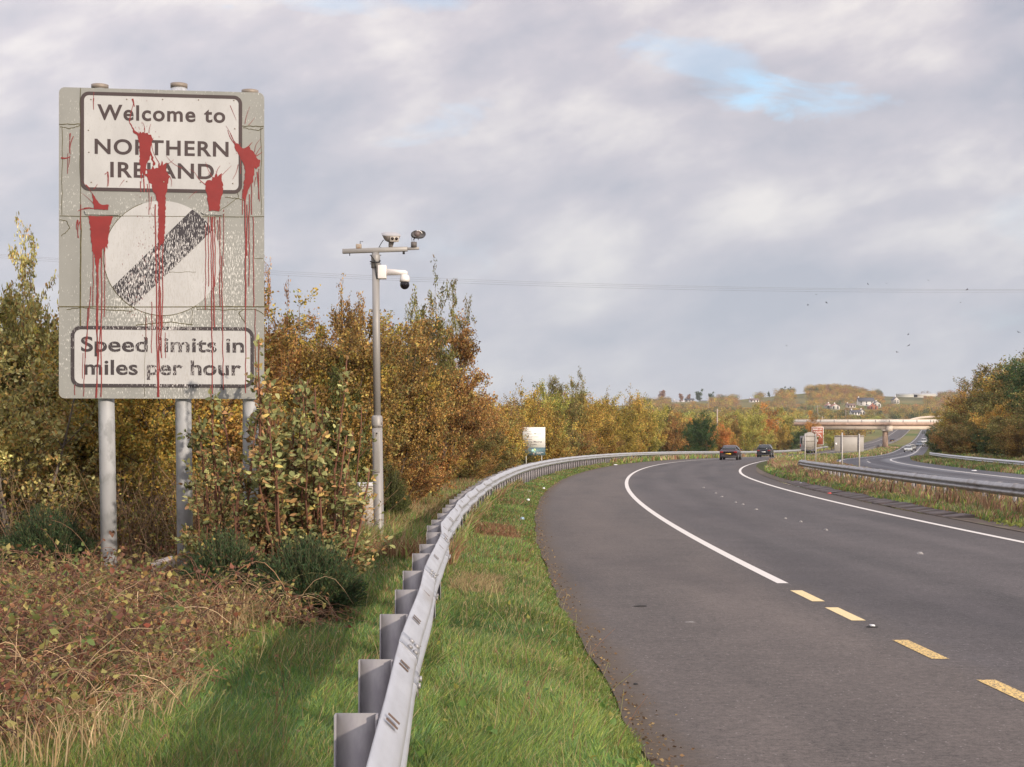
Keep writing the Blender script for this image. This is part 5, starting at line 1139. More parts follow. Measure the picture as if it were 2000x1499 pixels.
def village():
    W_ = (.74, .69, .66); S_ = (.085, .085, .10); Rr = (.33, .13, .10); B_ = (.20, .13, .11)
    L = [(1612, 1624, 798, 789, W_, Rr, 'small house with a red gable left of the bridge village', True), (1622, 1638, 800, 790, W_, Rr, 'pair of red gabled house fronts above the bridge', True),
         (1675, 1706, 793, 777.5, W_, S_, 'long white house with a big dark slate roof on the hillside', False), (1704, 1718, 796, 785, W_, S_, 'white gable end beside the long dark roofed house', True), (1696, 1712, 800, 791, (.45, .18, .11), Rr, 'orange brick house below the white gable', True),
         (1661, 1678, 811, 802, W_, S_, 'dark roofed cottage just above the parapet', False), (1676, 1687, 811, 801, W_, S_, 'white gabled cottage end just above the parapet', True), (1653, 1669, 797, 789, (.60, .52, .46), B_, 'low pale house between the red gables and the long house', False),
         (1732, 1745, 789, 776, W_, S_, 'slate roofed wing of the white house right of centre', False), (1743, 1754, 789, 776, W_, S_, 'bright white gable right of centre on the hill', True), (1754, 1774, 789, 779, (.66, .62, .60), B_, 'brown roofed terrace next to the bright gable', False), (1773, 1797, 790, 778.5, W_, B_, 'white house with brown roof, rightmost on the hill', False),
         (1316, 1346, 789, 782, W_, (.55, .52, .5), 'long low white building at the left of the village', False), (1338, 1355, 784, 777.5, (.5, .45, .42), S_, 'dark roofed house behind the long low white building', False), (1447, 1457, 792, 781, W_, S_, 'narrow white house at the foot of the knoll', True), (1455, 1467, 797, 790, W_, S_, 'white gable in front of the narrow white house', True), (1464, 1481, 786, 779, W_, B_, 'white house with brown roof left of the knoll', False),
         (1559, 1567, 789, 781, W_, S_, 'tiny white house under the wooded knoll', True), (1368, 1380, 789, 783, W_, S_, 'small pale house among trees in the left village', False), (1498, 1508, 784, 778, W_, S_, 'little white bungalow beside the knoll trees', False)]
    for a in L: house(*a)
    house(1752, 1790, 774.5, 768, (.50, .50, .46), (.42, .43, .42), 'long grey shed roof on the skyline, left of the two', cat='shed', nwin=0)
    house(1783, 1827, 774, 766, (.60, .56, .50), (.50, .49, .47), 'long pale shed roof on the skyline, right of the two', cat='shed', nwin=0)
village()

# ------------------------------------------------------------------ roadside trees
SK = np.array([(-400, 420), (-60, 470), (0, 500), (60, 520), (110, 545), (135, 570), (505, 560), (530, 545), (560, 585), (600, 590), (640, 600), (700, 590), (760, 610), (800, 600), (830, 600), (870, 650), (900, 725), (935, 775), (1000, 780), (1030, 770), (1060, 755), (1130, 760), (1160, 785), (1240, 780), (1290, 797), (1350, 803), (1450, 803), (1530, 812), (1600, 820), (1700, 826)], float)
def sky_y(px): return np.interp(px, SK[:, 0], SK[:, 1])
def hcap(x, y, extra=0, sk=sky_y):
    px = 1000 + x / y * F; py = sk(px) + extra
    return CH + (858 - py) / F * y - gz(x, y)
def solve_off(px, o):
    b = (px - 1000) / F; Y = np.linspace(24, 420, 4000); f = cen(Y) + o - b * Y
    i = np.where(np.diff(np.sign(f)) > 0)[0]
    return float(Y[i[-1]]) if len(i) else float(Y[np.argmin(np.abs(f[:400]))])
# key trees whose tops make the skyline
KEY = [
 (-150, 430, 18.5, 'n_palegreen', 'tall tree cut off by the left edge of the picture', .55), (8, 455, 19.5, 'n_palegreen', 'pale leaved sapling at the far left of the picture', .45), (62, 425, 20.5, 'n_palegreen', 'tall thin pale green sapling just left of the big sign', .35), (95, 530, 20, 'n_palegreen', 'shorter pale green bush against the left edge of the big sign', .8),
 (40, 575, 18.0, 'n_palegreen', 'dense pale green bush low at the left of the big sign', 1.0), (150, 620, 19.5, 'n_yellowgreen', 'yellow green bush seen under the sign between left and middle posts', 1.0), (270, 610, 21, 'n_ochre', 'ochre bush behind the lower half of the sign', 1.0), (420, 600, 22, 'n_russet', 'russet bush behind the right post of the sign', 1.1),
 (528, 452, 25, 'n_russet', 'dark sparse tree peeping out from behind the right edge of the sign', .25), (556, 575, 25, 'n_ochre', 'bushy ochre tree immediately right of the sign', .9), (598, 556, 26, 'n_ochre', 'ochre tree with a flat top right of the sign', .9), (630, 590, 25, 'n_russet', 'russet tree midway between sign and camera pole', .9), (676, 528, 27, 'n_russet', 'pointed russet tree left of the camera pole', .45), (706, 600, 26, 'n_russet', 'rounded brown tree directly left of the camera pole', 1.0),
 (650, 690, 24.5, 'n_midgreen', 'fresh green bush low between sign and camera pole', .6), (750, 585, 32, 'n_russet', 'brown tree directly behind the camera pole', .9), (812, 514, 36, 'n_olive', 'tall olive and brown tree behind the dome camera', .45), (785, 585, 34, 'n_russet', 'brown tree between pole and the tall olive tree', .9), (838, 600, 40, 'n_russet', 'russet tree between the two tall pointed trees', .9), (866, 545, 42, 'n_olive', 'slender pointed olive tree right of the dome camera', .36), (888, 675, 48, 'n_russet', 'russet tree on the falling edge of the thicket', .7),
 (920, 745, 58, 'n_russet', 'low russet tree at the right end of the near thicket', .9), (955, 742, 64, 'n_orange', 'small tree with bright orange leaves near the council sign', .7), (985, 775, 72, 'm_bare', 'almost leafless purplish bush left of the council sign', .8), (985, 815, 70, 'm_russet', 'brown bush immediately left of the council sign', .8), (1045, 752, 96, 'm_ochre', 'golden tree rising behind the council sign', .8), (1075, 748, 94, 'm_yellowgreen', 'yellow green tree just right of the council sign', .8), (1098, 738, 97, 'm_olive', 'dark topped tree second right of the council sign', .5), (1120, 728, 99, 'm_olive', 'tallest dark pointed tree right of the council sign', .4), (1160, 772, 108, 'm_ochre', 'rounded golden tree left of the long ochre hedge', .9), (1205, 768, 112, 'm_ochre', 'golden tree in the middle of the ochre hedge', .9), (1243, 764, 118, 'm_ochre', 'golden tree with a spiky top at the end of the ochre hedge', .7), (1270, 778, 124, 'm_yellowgreen', 'yellow green tree where the hedge drops away', .8)]
for (px, top, Y, kind, lab, wd) in KEY:
    x = (px - 1000) / F * Y
    o = x - float(cen(Y))
    if o > -2.3 and px > 700: Y = solve_off(px, -2.9); x = (px - 1000) / F * Y
    h = (CH + (858 - top) / F * Y - gz(x, Y)) * (.91 if kind[0] == 'n' else .95)
    place(kind, x, Y, h, lab, 'tree', wid=wd, dz=-.05)
rnd = random.Random(21)
def label_kind(k, where): return '%s %s' % (WORD[k.split('_')[1]], where)
def fill(n, y0, y1, o0, o1, kinds, hmin, hmax, where, grp, extra=12, wid=(.8, 1.2), sk=sky_y, power=1.0, cat='tree', name=None, pxlim=None):
    for _ in range(n):
        y = y0 + (y1 - y0) * rnd.random() ** power; o = rnd.uniform(o0, o1); x = o + float(cen(y))
        if pxlim:
            px = 1000 + x / y * F
            if not (pxlim[0] < px < pxlim[1]): continue
        k = rnd.choice(kinds); h = rnd.uniform(hmin, hmax)
        if sk is not None: h = min(h, hcap(x, y, extra + rnd.uniform(0, 10), sk))
        if h < .7: continue
        pxx = 1000 + x / y * F
        if (1000 < pxx < 1085 and 55 < y < 89.5) or (1040 < pxx < 1150 and 76 < y < 93 and o > -4.2): continue
        place(k, x, y, h, label_kind(k, where), cat, grp % WORD[k.split('_')[1]], wid=rnd.uniform(*wid), name=name)
fill(20, 18.5, 30, -8.5, -4.6, ['n_ochre', 'n_yellowgreen', 'n_palegreen', 'n_ochre', 'n_russet'], 2.6, 4.2, 'tree in the thicket behind the big sign', '%s trees behind the big sign', wid=(.9, 1.3))
fill(26, 26, 60, -6.5, -3.0, ['n_russet', 'n_russet', 'n_ochre', 'n_olive'], 2.6, 4.6, 'tree in the thicket right of the camera pole', '%s trees right of the camera pole', extra=34, wid=(.8, 1.1))
fill(16, 30, 62, -3.3, -2.4, ['n_russet', 'n_russet', 'n_ochre', 'n_olive'], 1.4, 2.2, 'low bush at the foot of the thicket', '%s bushes at the foot of the near thicket', wid=(1.2, 1.6), cat='bush', name='bush')
fill(30, 60, 135, -6.5, -3.2, ['m_ochre', 'm_ochre', 'm_russet', 'm_ochre', 'm_ochre'], 3.5, 5.4, 'tree in the hedge behind the long curve of the barrier', '%s trees along the outside of the curve', wid=(.8, 1.1))
fill(36, 58, 150, -3.6, -2.3, ['m_ochre', 'm_russet', 'm_ochre', 'm_olive'], 1.5, 2.8, 'bush right behind the long curve of the barrier', '%s bushes along the outside of the curve', wid=(1.0, 1.4), cat='bush', name='bush')
fill(46, 128, 260, -16, -3.2, ['m_ochre', 'm_orange', 'm_yellowgreen', 'm_russet', 'm_orange'], 3.2, 6.5, 'tree on the bank left of the plum saloon', '%s trees on the bank left of the cars', extra=6, wid=(.7, 1.0))
fill(12, 135, 250, -9, -3.4, ['m_darkgreen'], 3, 4.5, 'conifer like tree on the bank left of the cars', '%s trees on the bank left of the cars', extra=22, wid=(.6, .9))
fill(58, 240, 420, -44, -4.0, ['m_ochre', 'm_orange', 'm_yellowgreen', 'm_ochre', 'm_russet', 'm_yellowgreen'], 4, 7.5, 'tree in the wood left of the bridge', '%s trees in the wood left of the bridge', extra=4, wid=(.7, 1.05), pxlim=(1180, 1540))
for (px, top, Y, kind, lab, wd) in [(1562, 838, 345, 'm_darkgreen', 'broad dark green tree in front of the left end of the bridge', 1.5), (1545, 845, 340, 'm_darkgreen', 'dark green tree left of the broad one near the bridge', 1.1), (1580, 842, 350, 'm_olive', 'olive tree between the broad dark tree and the round sign', 1.0), (1625, 845, 372, 'm_yellowgreen', 'yellow tree right of the brown tourist sign', 1.2), (1648, 848, 392, 'm_orange', 'orange tree under the left span of the bridge', 1.0), (1588, 806, 385, 'm_orange', 'thin orange birch rising in front of the parapet', .6), (1533, 800, 360, 'm_yellowgreen', 'bright yellow green tree above the white board sign', 1.0), (1500, 792, 350, 'm_orange', 'orange tree left of the white board sign', .9), (1470, 795, 300, 'm_yellowgreen', 'tall yellow green tree above the sport utility car', .9), (1352, 806, 200, 'm_darkgreen', 'dark green tree in the middle of the ochre bank', .8), (1310, 800, 185, 'm_darkgreen', 'dark green tree at the top left of the ochre bank', .8), (1375, 818, 190, 'm_darkgreen', 'blue green tree just above the plum saloon', .8)]:
    x = (px - 1000) / F * Y; place(kind, x, Y, CH + (858 - top) / F * Y - gz(x, Y), lab, 'tree', wid=wd)
# beyond the bridge, valley and hillside
def fillb(n, px0, px1, y0, y1, kinds, hmin, hmax, where, grp, avoid=True, sk=None, wid=(.8, 1.2)):
    for _ in range(n):
        px = rnd.uniform(px0, px1); y = y0 + (y1 - y0) * rnd.random(); x = (px - 1000) / F * y; o = x - float(cen(y))
        if avoid and -4 < o < 30 and y < 980: continue
        k = rnd.choice(kinds); h = rnd.uniform(hmin, hmax)
        if sk: h = min(h, hcap(x, y, 2, sk))
        if h < 1.2: continue
        place(k, x, y, h, label_kind(k, where), 'tree', grp % WORD[k.split('_')[1]], wid=rnd.uniform(*wid))
FAR = ['ochre', 'orange', 'yellowgreen', 'olive', 'russet', 'ochre']
def woodland(label, specs, seed, nleaf=420):
    """a far-off wood: many crowns that read as one mass, one object"""
    rg = np.random.default_rng(seed); mb = MB(); wd = MB(); tot = 0
    for (n, px0, px1, y0, y1, kinds, hmin, hmax, avoid, sk, wr) in specs:
        for _ in range(n):
            px = rg.uniform(px0, px1); y = rg.uniform(y0, y1); x = (px - 1000) / F * y; o = x - float(cen(y))
            if avoid and -5 < o < 30 and y < 960: continue
            h = rg.uniform(hmin, hmax)
            if sk is not None: h = min(h, hcap(x, y, rg.uniform(0, 3), sk))
            if h < 1.5: continue
            hit = [q for q in HOUSES if q[0] - 7 < px < q[1] + 7 and y < q[2] + 12]
            if hit:
                g0 = gz(x, y); hmx = min(CH + (858 - (q[4] - .02 * (q[4] - q[3]))) / F * y - g0 for q in hit)
                if any(abs(y - q[2]) < 12 for q in hit): continue
                h = min(h, hmx)
                if h < 1.5: continue
            k = kinds[rg.integers(len(kinds))]; r = h * rg.uniform(*wr) * .42; g = gz(x, y); wd.tube([(x, y, g - .5), (x + rg.normal(0, .1), y, g + h * .6)], [.035 * h, .015 * h], 5, (.16, .11, .08), cap=False)
            # lumpy crown: a few overlapping leaf clouds
            nb = rg.integers(4, 8); cs = rg.normal(0, .42, (nb, 3)) * [r, r, 0] + np.stack([0 * np.arange(nb), 0 * np.arange(nb), h * rg.uniform(.3, .82, nb)], 1); rr = r * rg.uniform(.45, .8, nb)
            i = rg.integers(0, nb, nleaf); u = unit(rg.normal(size=(nleaf, 3))) * (rg.random((nleaf, 1)) ** .35)
            P = cs[i] + u * rr[i][:, None] * [1, 1, .95]; P[:, 2] = np.clip(P[:, 2], .1, h); P += [x, y, g]
            tone = rg.uniform(.75, 1.25); add_leaves(mb, P, .055 * h + .12, palcols(rg, k, nleaf) * tone * (.6 + .4 * 1), rg, u * .6, .8)
    o = mb.build('woodland', LM); tag(o, label, 'woodland', kind='stuff'); wd.build('trunks', BM_, o); return o
vk = lambda px: np.interp(px, [1200, 1500, 1560, 1800], [800, 803, 806, 806])
woodland('autumn woodland filling the valley beyond the bridge', [(330, 1220, 1830, 430, 760, FAR, 4, 7.5, True, vk, (.8, 1.2)), (430, 1220, 1850, 760, 1180, FAR + ['darkgreen', 'olive'], 5, 9, True, lambda px: np.interp(px, [1200, 1800], [797, 799]), (.8, 1.3))], 41)
woodland('mixed trees scattered among the houses on the hillside', [(620, 1230, 1880, 1180, 1450, FAR + ['darkgreen', 'midgreen', 'bare', 'olive', 'russet'], 4, 8, False, lambda px: np.interp(px, [1200, 1500, 1560, 1800, 1900], [793, 793, 793, 794, 792]), (.9, 1.5)),
   (420, 1230, 1880, 1430, 1600, FAR + ['darkgreen', 'bare', 'olive', 'russet'], 4, 7.5, False, None, (.9, 1.5))], 42, 320)
woodland('low scattered trees and hedges on the upper slope of the hill', [(2000, 1230, 1880, 1280, 1720, FAR + ['bare', 'russet', 'olive', 'darkgreen', 'bare'], 3.0, 6.5, False, None, (1.1, 1.7))], 44, 170)
woodland('brown and purple wood along the hill crest and its knoll', [(360, 1230, 1890, 1600, 1740, ['russet', 'ochre', 'bare', 'darkgreen', 'olive', 'bare', 'russet'], 4, 8.5, False, None, (1.0, 1.6)), (120, 1556, 1665, 1580, 1720, ['russet', 'ochre', 'ochre', 'bare'], 7, 10, False, None, (.9, 1.3))], 43, 320)
for (px, py, h, k) in [(1293, 781, 13, 'f_bare'), (1330, 781, 9, 'f_bare'), (1366, 782, 13, 'f_darkgreen'), (1390, 780, 10, 'f_darkgreen'), (1345, 780, 8, 'f_bare'), (1530, 768, 9, 'f_darkgreen'), (1541, 768, 8, 'f_darkgreen'), (1655, 762, 7, 'f_darkgreen'), (1502, 768, 6, 'f_darkgreen')]:
    Y = solveY(px, py, 1300, 1900); x = (px - 1000) / F * Y; place(k, x, Y, h, 'solitary %s tree on the far skyline, %s' % (WORD[k[2:]], {1293: 'broad and leftmost', 1330: 'second from the left', 1366: 'tall behind the white building', 1390: 'right of the tall one', 1345: 'low beside the dark roof', 1530: 'pointed, left of the knoll', 1541: 'stubby, touching the knoll', 1655: 'round, on the open ridge', 1502: 'smallest, on the left slope'}[px]), 'tree', wid=.8)
# dark trees right of the far carriageway
SKR = lambda px: np.interp(px, [1780, 1815, 1835, 1860, 1885, 1900, 1925, 1945, 1965, 2000, 2300], [835, 822, 800, 775, 742, 772, 765, 735, 715, 700, 640])
def rtree(px, top, o, kind, lab, wd):
    b = (px - 1000) / F; Y = np.linspace(60, 420, 4000); f = cen(Y) + o - b * Y; i = np.where(np.diff(np.sign(f)) < 0)[0]; y = float(Y[i[0]]) if len(i) else float(Y[np.argmin(np.abs(f))]); x = b * y
    place(kind, x, y, CH + (858 - top) / F * y - gz(x, y), lab, 'tree', wid=wd)
for a in [(1878, 742, 33, 'm_bare', 'bare topped brown tree on the right skyline', .5), (1880, 765, 32, 'm_orange', 'orange leaved tree amid the dark trees on the right', .8), (1850, 785, 31, 'm_ochre', 'golden tree at the left end of the right hand trees', .8), (1935, 745, 33, 'm_olive', 'dark olive tree left of the tallest right hand tree', .9), (1958, 720, 34, 'm_olive', 'tall olive tree near the right edge', .9), (1990, 703, 35, 'm_olive', 'tallest olive tree at the right edge of the picture', 1.0), (2030, 690, 36, 'm_olive', 'olive tree cut by the right edge of the picture', 1.0), (1905, 775, 33, 'm_olive', 'dark tree between the orange and the tall olive trees', .9)]: rtree(*a)
def fillr(n, y0, y1, o0, o1, kinds, hmin, hmax, where, grp, name=None, cat='tree', wid=(.9, 1.3)):
    for _ in range(n):
        y = rnd.uniform(y0, y1); x = rnd.uniform(o0, o1) + float(cen(y)); k = rnd.choice(kinds); h = min(rnd.uniform(hmin, hmax), hcap(x, y, 5, SKR))
        if h < .8: continue
        place(k, x, y, h, label_kind(k, where), cat, grp % WORD[k.split('_')[1]], wid=rnd.uniform(*wid), name=name)
fillr(34, 84, 180, 29.5, 38, ['m_olive', 'm_olive', 'm_russet', 'm_ochre', 'm_darkgreen'], 4, 7.5, 'tree in the dark row beyond the far carriageway', '%s trees beyond the far carriageway')
fillr(34, 84, 220, 28.2, 30.5, ['m_olive', 'm_russet', 'm_darkgreen', 'm_olive'], 2.0, 3.4, 'bush at the foot of the dark trees beyond the far carriageway', '%s bushes beyond the far carriageway', 'bush', 'bush', (1.3, 1.8))
fillr(30, 170, 400, 29, 42, ['m_olive', 'm_ochre', 'm_russet'], 3.5, 6.5, 'tree beyond the far carriageway towards the bridge', '%s trees beyond the far carriageway towards the bridge')
fillr(16, 230, 390, 27.3, 29, ['m_darkgreen', 'm_olive'], 3, 5.5, 'bush close to the far carriageway near the bridge', '%s bushes close to the far carriageway near the bridge', 'bush', 'bush')
for (px, py, h) in [(1401, 830, 9), (1606, 822, 9), (1652, 805, 11), (1597, 800, 10), (1849, 797, 11), (1384, 790, 10)]:
    Y = {1401: 330, 1606: 520, 1652: 900, 1597: 1000, 1849: 1000, 1384: 1250}[px]; x = (px - 1000) / F * Y; g = gz(x, Y); o = MB(); o.tube([(0, 0, -1), (0, 0, h)], [.16, .12], 8); rt = empty('utility_pole', (x, Y, g), 0, {1401: 'thin pale pole among the orange trees above the plum saloon', 1606: 'pale pole rising behind the left half of the bridge', 1652: 'pole beside the low pale hillside house', 1597: 'pole left of the red gabled houses', 1849: 'thin pole right of the village near the dark trees', 1384: 'pole among the left village houses'}[px], 'pole')
    o.build('pole', mat('pole wood', (.42, .34, .29), .8), rt); o = MB(); o.box(-.8, .8, -.06, .06, h - .5, h - .38); o.build('crossbar', mat('pole wood', (.3, .25, .22), .8), rt)

# ------------------------------------------------------------------ leafy saplings in front of the right post
for j, (px, Y, top, wd, lab) in enumerate([(505, 15.2, 668, 1.15, 'tallest leafy sapling in front of the right sign post'), (440, 15.0, 755, 1.0, 'leafy sapling between middle and right sign posts'), (560, 15.3, 680, 1.1, 'leafy sapling just right of the right sign post'), (612, 15.1, 700, 1.1, 'leafy sapling third from the sign post'), (650, 15.4, 750, .85, 'leafy sapling left of the camera pole'), (682, 15.6, 870, .6, 'shortest leafy sapling against the camera pole'), (405, 14.9, 880, .8, 'low leafy sapling beside the middle sign post'), (585, 14.8, 800, 1.25, 'leafy sapling at the front of the clump'), (478, 14.8, 850, 1.0, 'leafy sapling directly before the right sign post'), (640, 14.7, 870, 1.2, 'low spreading leafy sapling at the right front of the clump')]):
    w, c = tree_meshes(seed=300 + j, H=2.3, spread=.40, stems=6, nl=1000, leaf=.064, six=True, cone=.4, pal='shrubleaf', bark='red', nbr=34, clus=.05, upw=1.15, rad=.014, low=.06, tips=False, lw=.60)
    x = (px - 1000) / F * Y; h = CH + (858 - top) / F * Y - gz(x, Y); rt = empty('leafy_sapling', (x, Y, gz(x, Y)), random.uniform(0, 6), lab, 'sapling'); rt.scale = (wd, wd, h / 2.3)
    w.build('stem', BM_, rt, smooth=True); c.build('leaves', LM, rt)

# ------------------------------------------------------------------ gorse bushes
def gorse(px, Y, wpx, top, lab, seed, pal='gorse', n=900, nl=26):
    rg = np.random.default_rng(seed); S = Y / F; x = (px - 1000) * S; z0 = gz(x, Y); h = CH + (858 - top) * S - z0; rw = wpx * S / 2
    rt = empty('gorse_bush', (x, Y, z0), 0, lab, 'bush'); wood = MB(); lf = MB()
    for _ in range(n):
        a = rg.uniform(0, 2 * np.pi); r = rw * rg.uniform(0, 1) ** .6; tip = np.array([r * np.cos(a), r * np.sin(a) * .7, h * (1 - .55 * (r / rw) ** 2) * rg.uniform(.45, 1.05)])
        b = tip * [.35, .35, .0] ; mid = (tip + b) / 2 + [0, 0, h * .12]
        t = np.linspace(0, 1, 5)[:, None]; P = (1 - t) ** 2 * b + 2 * t * (1 - t) * mid + t ** 2 * tip
        wood.tube(P, np.linspace(.005, .002, 5), 3, (.07, .07, .035), cap=False)
        u = rg.uniform(.35, 1, nl); p = np.stack([np.interp(u, t[:, 0], P[:, k]) for k in range(3)], 1); dv = unit(tip - b)
        add_leaves(lf, p, .045, palcols(rg, pal, nl), rg, np.tile(dv * 1.6, (nl, 1)), .16, .02)
    wood.build('stem', BM_, rt); lf.build('needles', LM, rt)
gorse(440, 14.1, 190, 1030, 'dark green gorse bush at the foot of the middle sign post', 1)
gorse(600, 13.6, 240, 1040, 'large dark green gorse bush below the leafy saplings', 2, n=1300)
gorse(760, 27.5, 90, 905, 'soft green broom bush immediately right of the camera pole', 3, 'midgreen', n=900)
gorse(640, 24.4, 130, 880, 'bright green broom bush behind the leafy saplings', 4, 'midgreen', n=700)
gorse(90, 16.6, 200, 985, 'shadowy green bush left of the left sign post', 5, n=900)

# ------------------------------------------------------------------ bramble, dry stalks, grass
def in_region(px, Y): return (px - 1000) / F * Y
def brambles():
    rg = np.random.default_rng(77); wood = MB(); lf = MB()
    def stem(x, y, L_, col_, r0=.0035, up=.9):
        z = gz(x, y) + rg.uniform(-.05, .25) * (1 if rg.random() < .5 else 0); az = rg.uniform(0, 2 * np.pi); d = np.array([np.cos(az), np.sin(az) * .8, up * rg.uniform(.3, 1.2)]); t = np.linspace(0, 1, 7)[:, None]
        P = np.array([x, y, z]) + d * L_ * t; P[:, 2] -= (t[:, 0] ** 2) * L_ * rg.uniform(.5, 1.1) * up; P += np.cumsum(rg.normal(0, .018 * L_, (7, 3)), 0)
        gg = ground(P[:, 0], P[:, 1]) + .02; P[:, 2] = np.maximum(P[:, 2], gg)
        wood.tube(P, np.linspace(r0, r0 * .5, 7), 3, col_, cap=False); return P
    cols_ = [(.20, .095, .055), (.125, .065, .042), (.42, .28, .16), (.27, .155, .085), (.54, .39, .23), (.18, .17, .07)]
    for _ in range(13000):
        Y = 7.4 + 9.2 * rg.random(); xr = -2.15 - .25 * math.sin(Y * 1.3) + (.25 if Y > 12.5 else 0); x = xr - abs(rg.normal(0, 1.7)) if rg.random() < .75 else rg.uniform(-7, xr)
        if Y < 9.6 and x > -2.1 - rg.random() * .35: continue
        pn_ = 1.2 * math.sin(x * 2.1 + 1) * math.sin(Y * 1.7) + .6 * math.sin(x * 5 + Y * 3.3) ; c = np.array(cols_[rg.choice(6, p=[.42, .36, .03, .11, .01, .07] if pn_ < 0 else [.25, .14, .18, .25, .08, .10])]) * rg.uniform(.5, 1.4)
        P = stem(x, Y, rg.uniform(.22, .62) * (.75 if Y > 14 else 1), c, rg.uniform(.0018, .0048), .9 if rg.random() < .6 else 1.8)
        if rg.random() < .6:
            n = 6; u = rg.integers(2, 7, n); add_leaves(lf, P[u] + rg.normal(0, .02, (n, 3)), rg.uniform(.03, .06), palcols(rg, 'bramble' if rg.random() < .5 else 'olive', n), rg, None, .7)
    for _ in range(170):   # bigger bramble leaves, some yellow, some red
        Y = 8.4 + 8 * rg.random(); x = -2.3 - abs(rg.normal(0, 1.6)); z = gz(x, Y) + rg.uniform(.1, .55); r = rg.random()
        cc = (.42, .29, .10) if r < .16 else ((.22, .07, .03) if r < .19 else ((.13, .19, .06) if r < .6 else (.27, .15, .09)))
        add_leaves(lf, np.array([[x, Y, z]]) + rg.normal(0, .03, (3, 3)), .05, np.tile(cc, (3, 1)) * rg.uniform(.6, 1.2, (3, 1)), rg, None, .75, six=True)
    rt = wood.build('bramble_thicket', BM_); tag(rt, 'tangle of dead reddish bramble stems covering the bank below the big sign', 'undergrowth', kind='stuff'); lf.build('bramble_leaves', LM, rt)
    # a few long arching canes in front
    for i, (pts) in enumerate([[(0, 1340, 8.6), (70, 1385, 8.4), (110, 1450, 8.2), (140, 1510, 8.0)], [(90, 1330, 9.0), (150, 1345, 8.9), (205, 1400, 8.7), (250, 1480, 8.4), (265, 1510, 8.3)], [(0, 1398, 8.0), (60, 1415, 8.0), (120, 1450, 7.9), (170, 1510, 7.8)], [(400, 1122, 13.0), (450, 1165, 12.8), (500, 1205, 12.6), (540, 1225, 12.5)]]):
        P = np.array([at(*p) for p in pts]); t = np.linspace(0, len(P) - 1, 16); P = np.stack([np.interp(t, np.arange(len(P)), P[:, k]) for k in range(3)], 1); g = P[0].copy(); m = MB(); m.tube(P - g, np.linspace(.006, .0035, 16), 5, (.17, .06, .05)); o = m.build('bramble_cane', BM_, smooth=True); o.location = g
        tag(o, ['arching bramble cane at the lower left edge, uppermost', 'long bramble cane curving down to the bottom left', 'lowest bramble cane leaving the left edge of the picture', 'bramble cane hanging beside the middle sign post'][i], 'bramble cane')
brambles()
def scrub():
    rg = np.random.default_rng(31); wd = MB(); lf = MB()
    cl = np.array([(.34, .21, .12), (.24, .15, .09), (.44, .30, .17), (.20, .13, .085)])
    for _ in range(7500):
        y = rg.uniform(15.6, 24) if rg.random() < .7 else rg.uniform(24, 44); o = -2.3 - abs(rg.normal(0, 2.4)); x = o + float(cen(y))
        if y < 17.2 or (y < 19 and x > -3.0): continue
        z = gz(x, y); h = rg.uniform(.5, 1.5) * (1.0 if o < -3.4 else .65); a = rg.normal(0, .30, 2); t = np.linspace(0, 1, 6)[:, None]
        P = np.array([x, y, z]) + np.concatenate([t ** 1.4 * a[0] * h + rg.normal(0, .012, (6, 1)), t ** 1.4 * a[1] * h, t * h * 1.0 - t ** 3 * h * rg.uniform(0, .35)], 1); c = cl[rg.integers(4)] * rg.uniform(.7, 1.25)
        r0 = max(.003, .00022 * y); wd.tube(P, np.linspace(r0, r0 * .5, 6), 3, c, cap=False)
        n = 9; u = rg.uniform(.2, 1, n); p = np.stack([np.interp(u, t[:, 0], P[:, k]) for k in range(3)], 1) + rg.normal(0, .03, (n, 3)); add_leaves(lf, p, .045 if y < 24 else .07, palcols(rg, ('russet', 'ochre', 'olive', 'bramble')[rg.integers(4)], n), rg, None, .6)
    o = wd.build('dry_scrub', BM_); tag(o, 'dense dry twiggy scrub filling the ground under the roadside trees', 'undergrowth', kind='stuff'); lf.build('scrub_leaves', LM, o)
scrub()

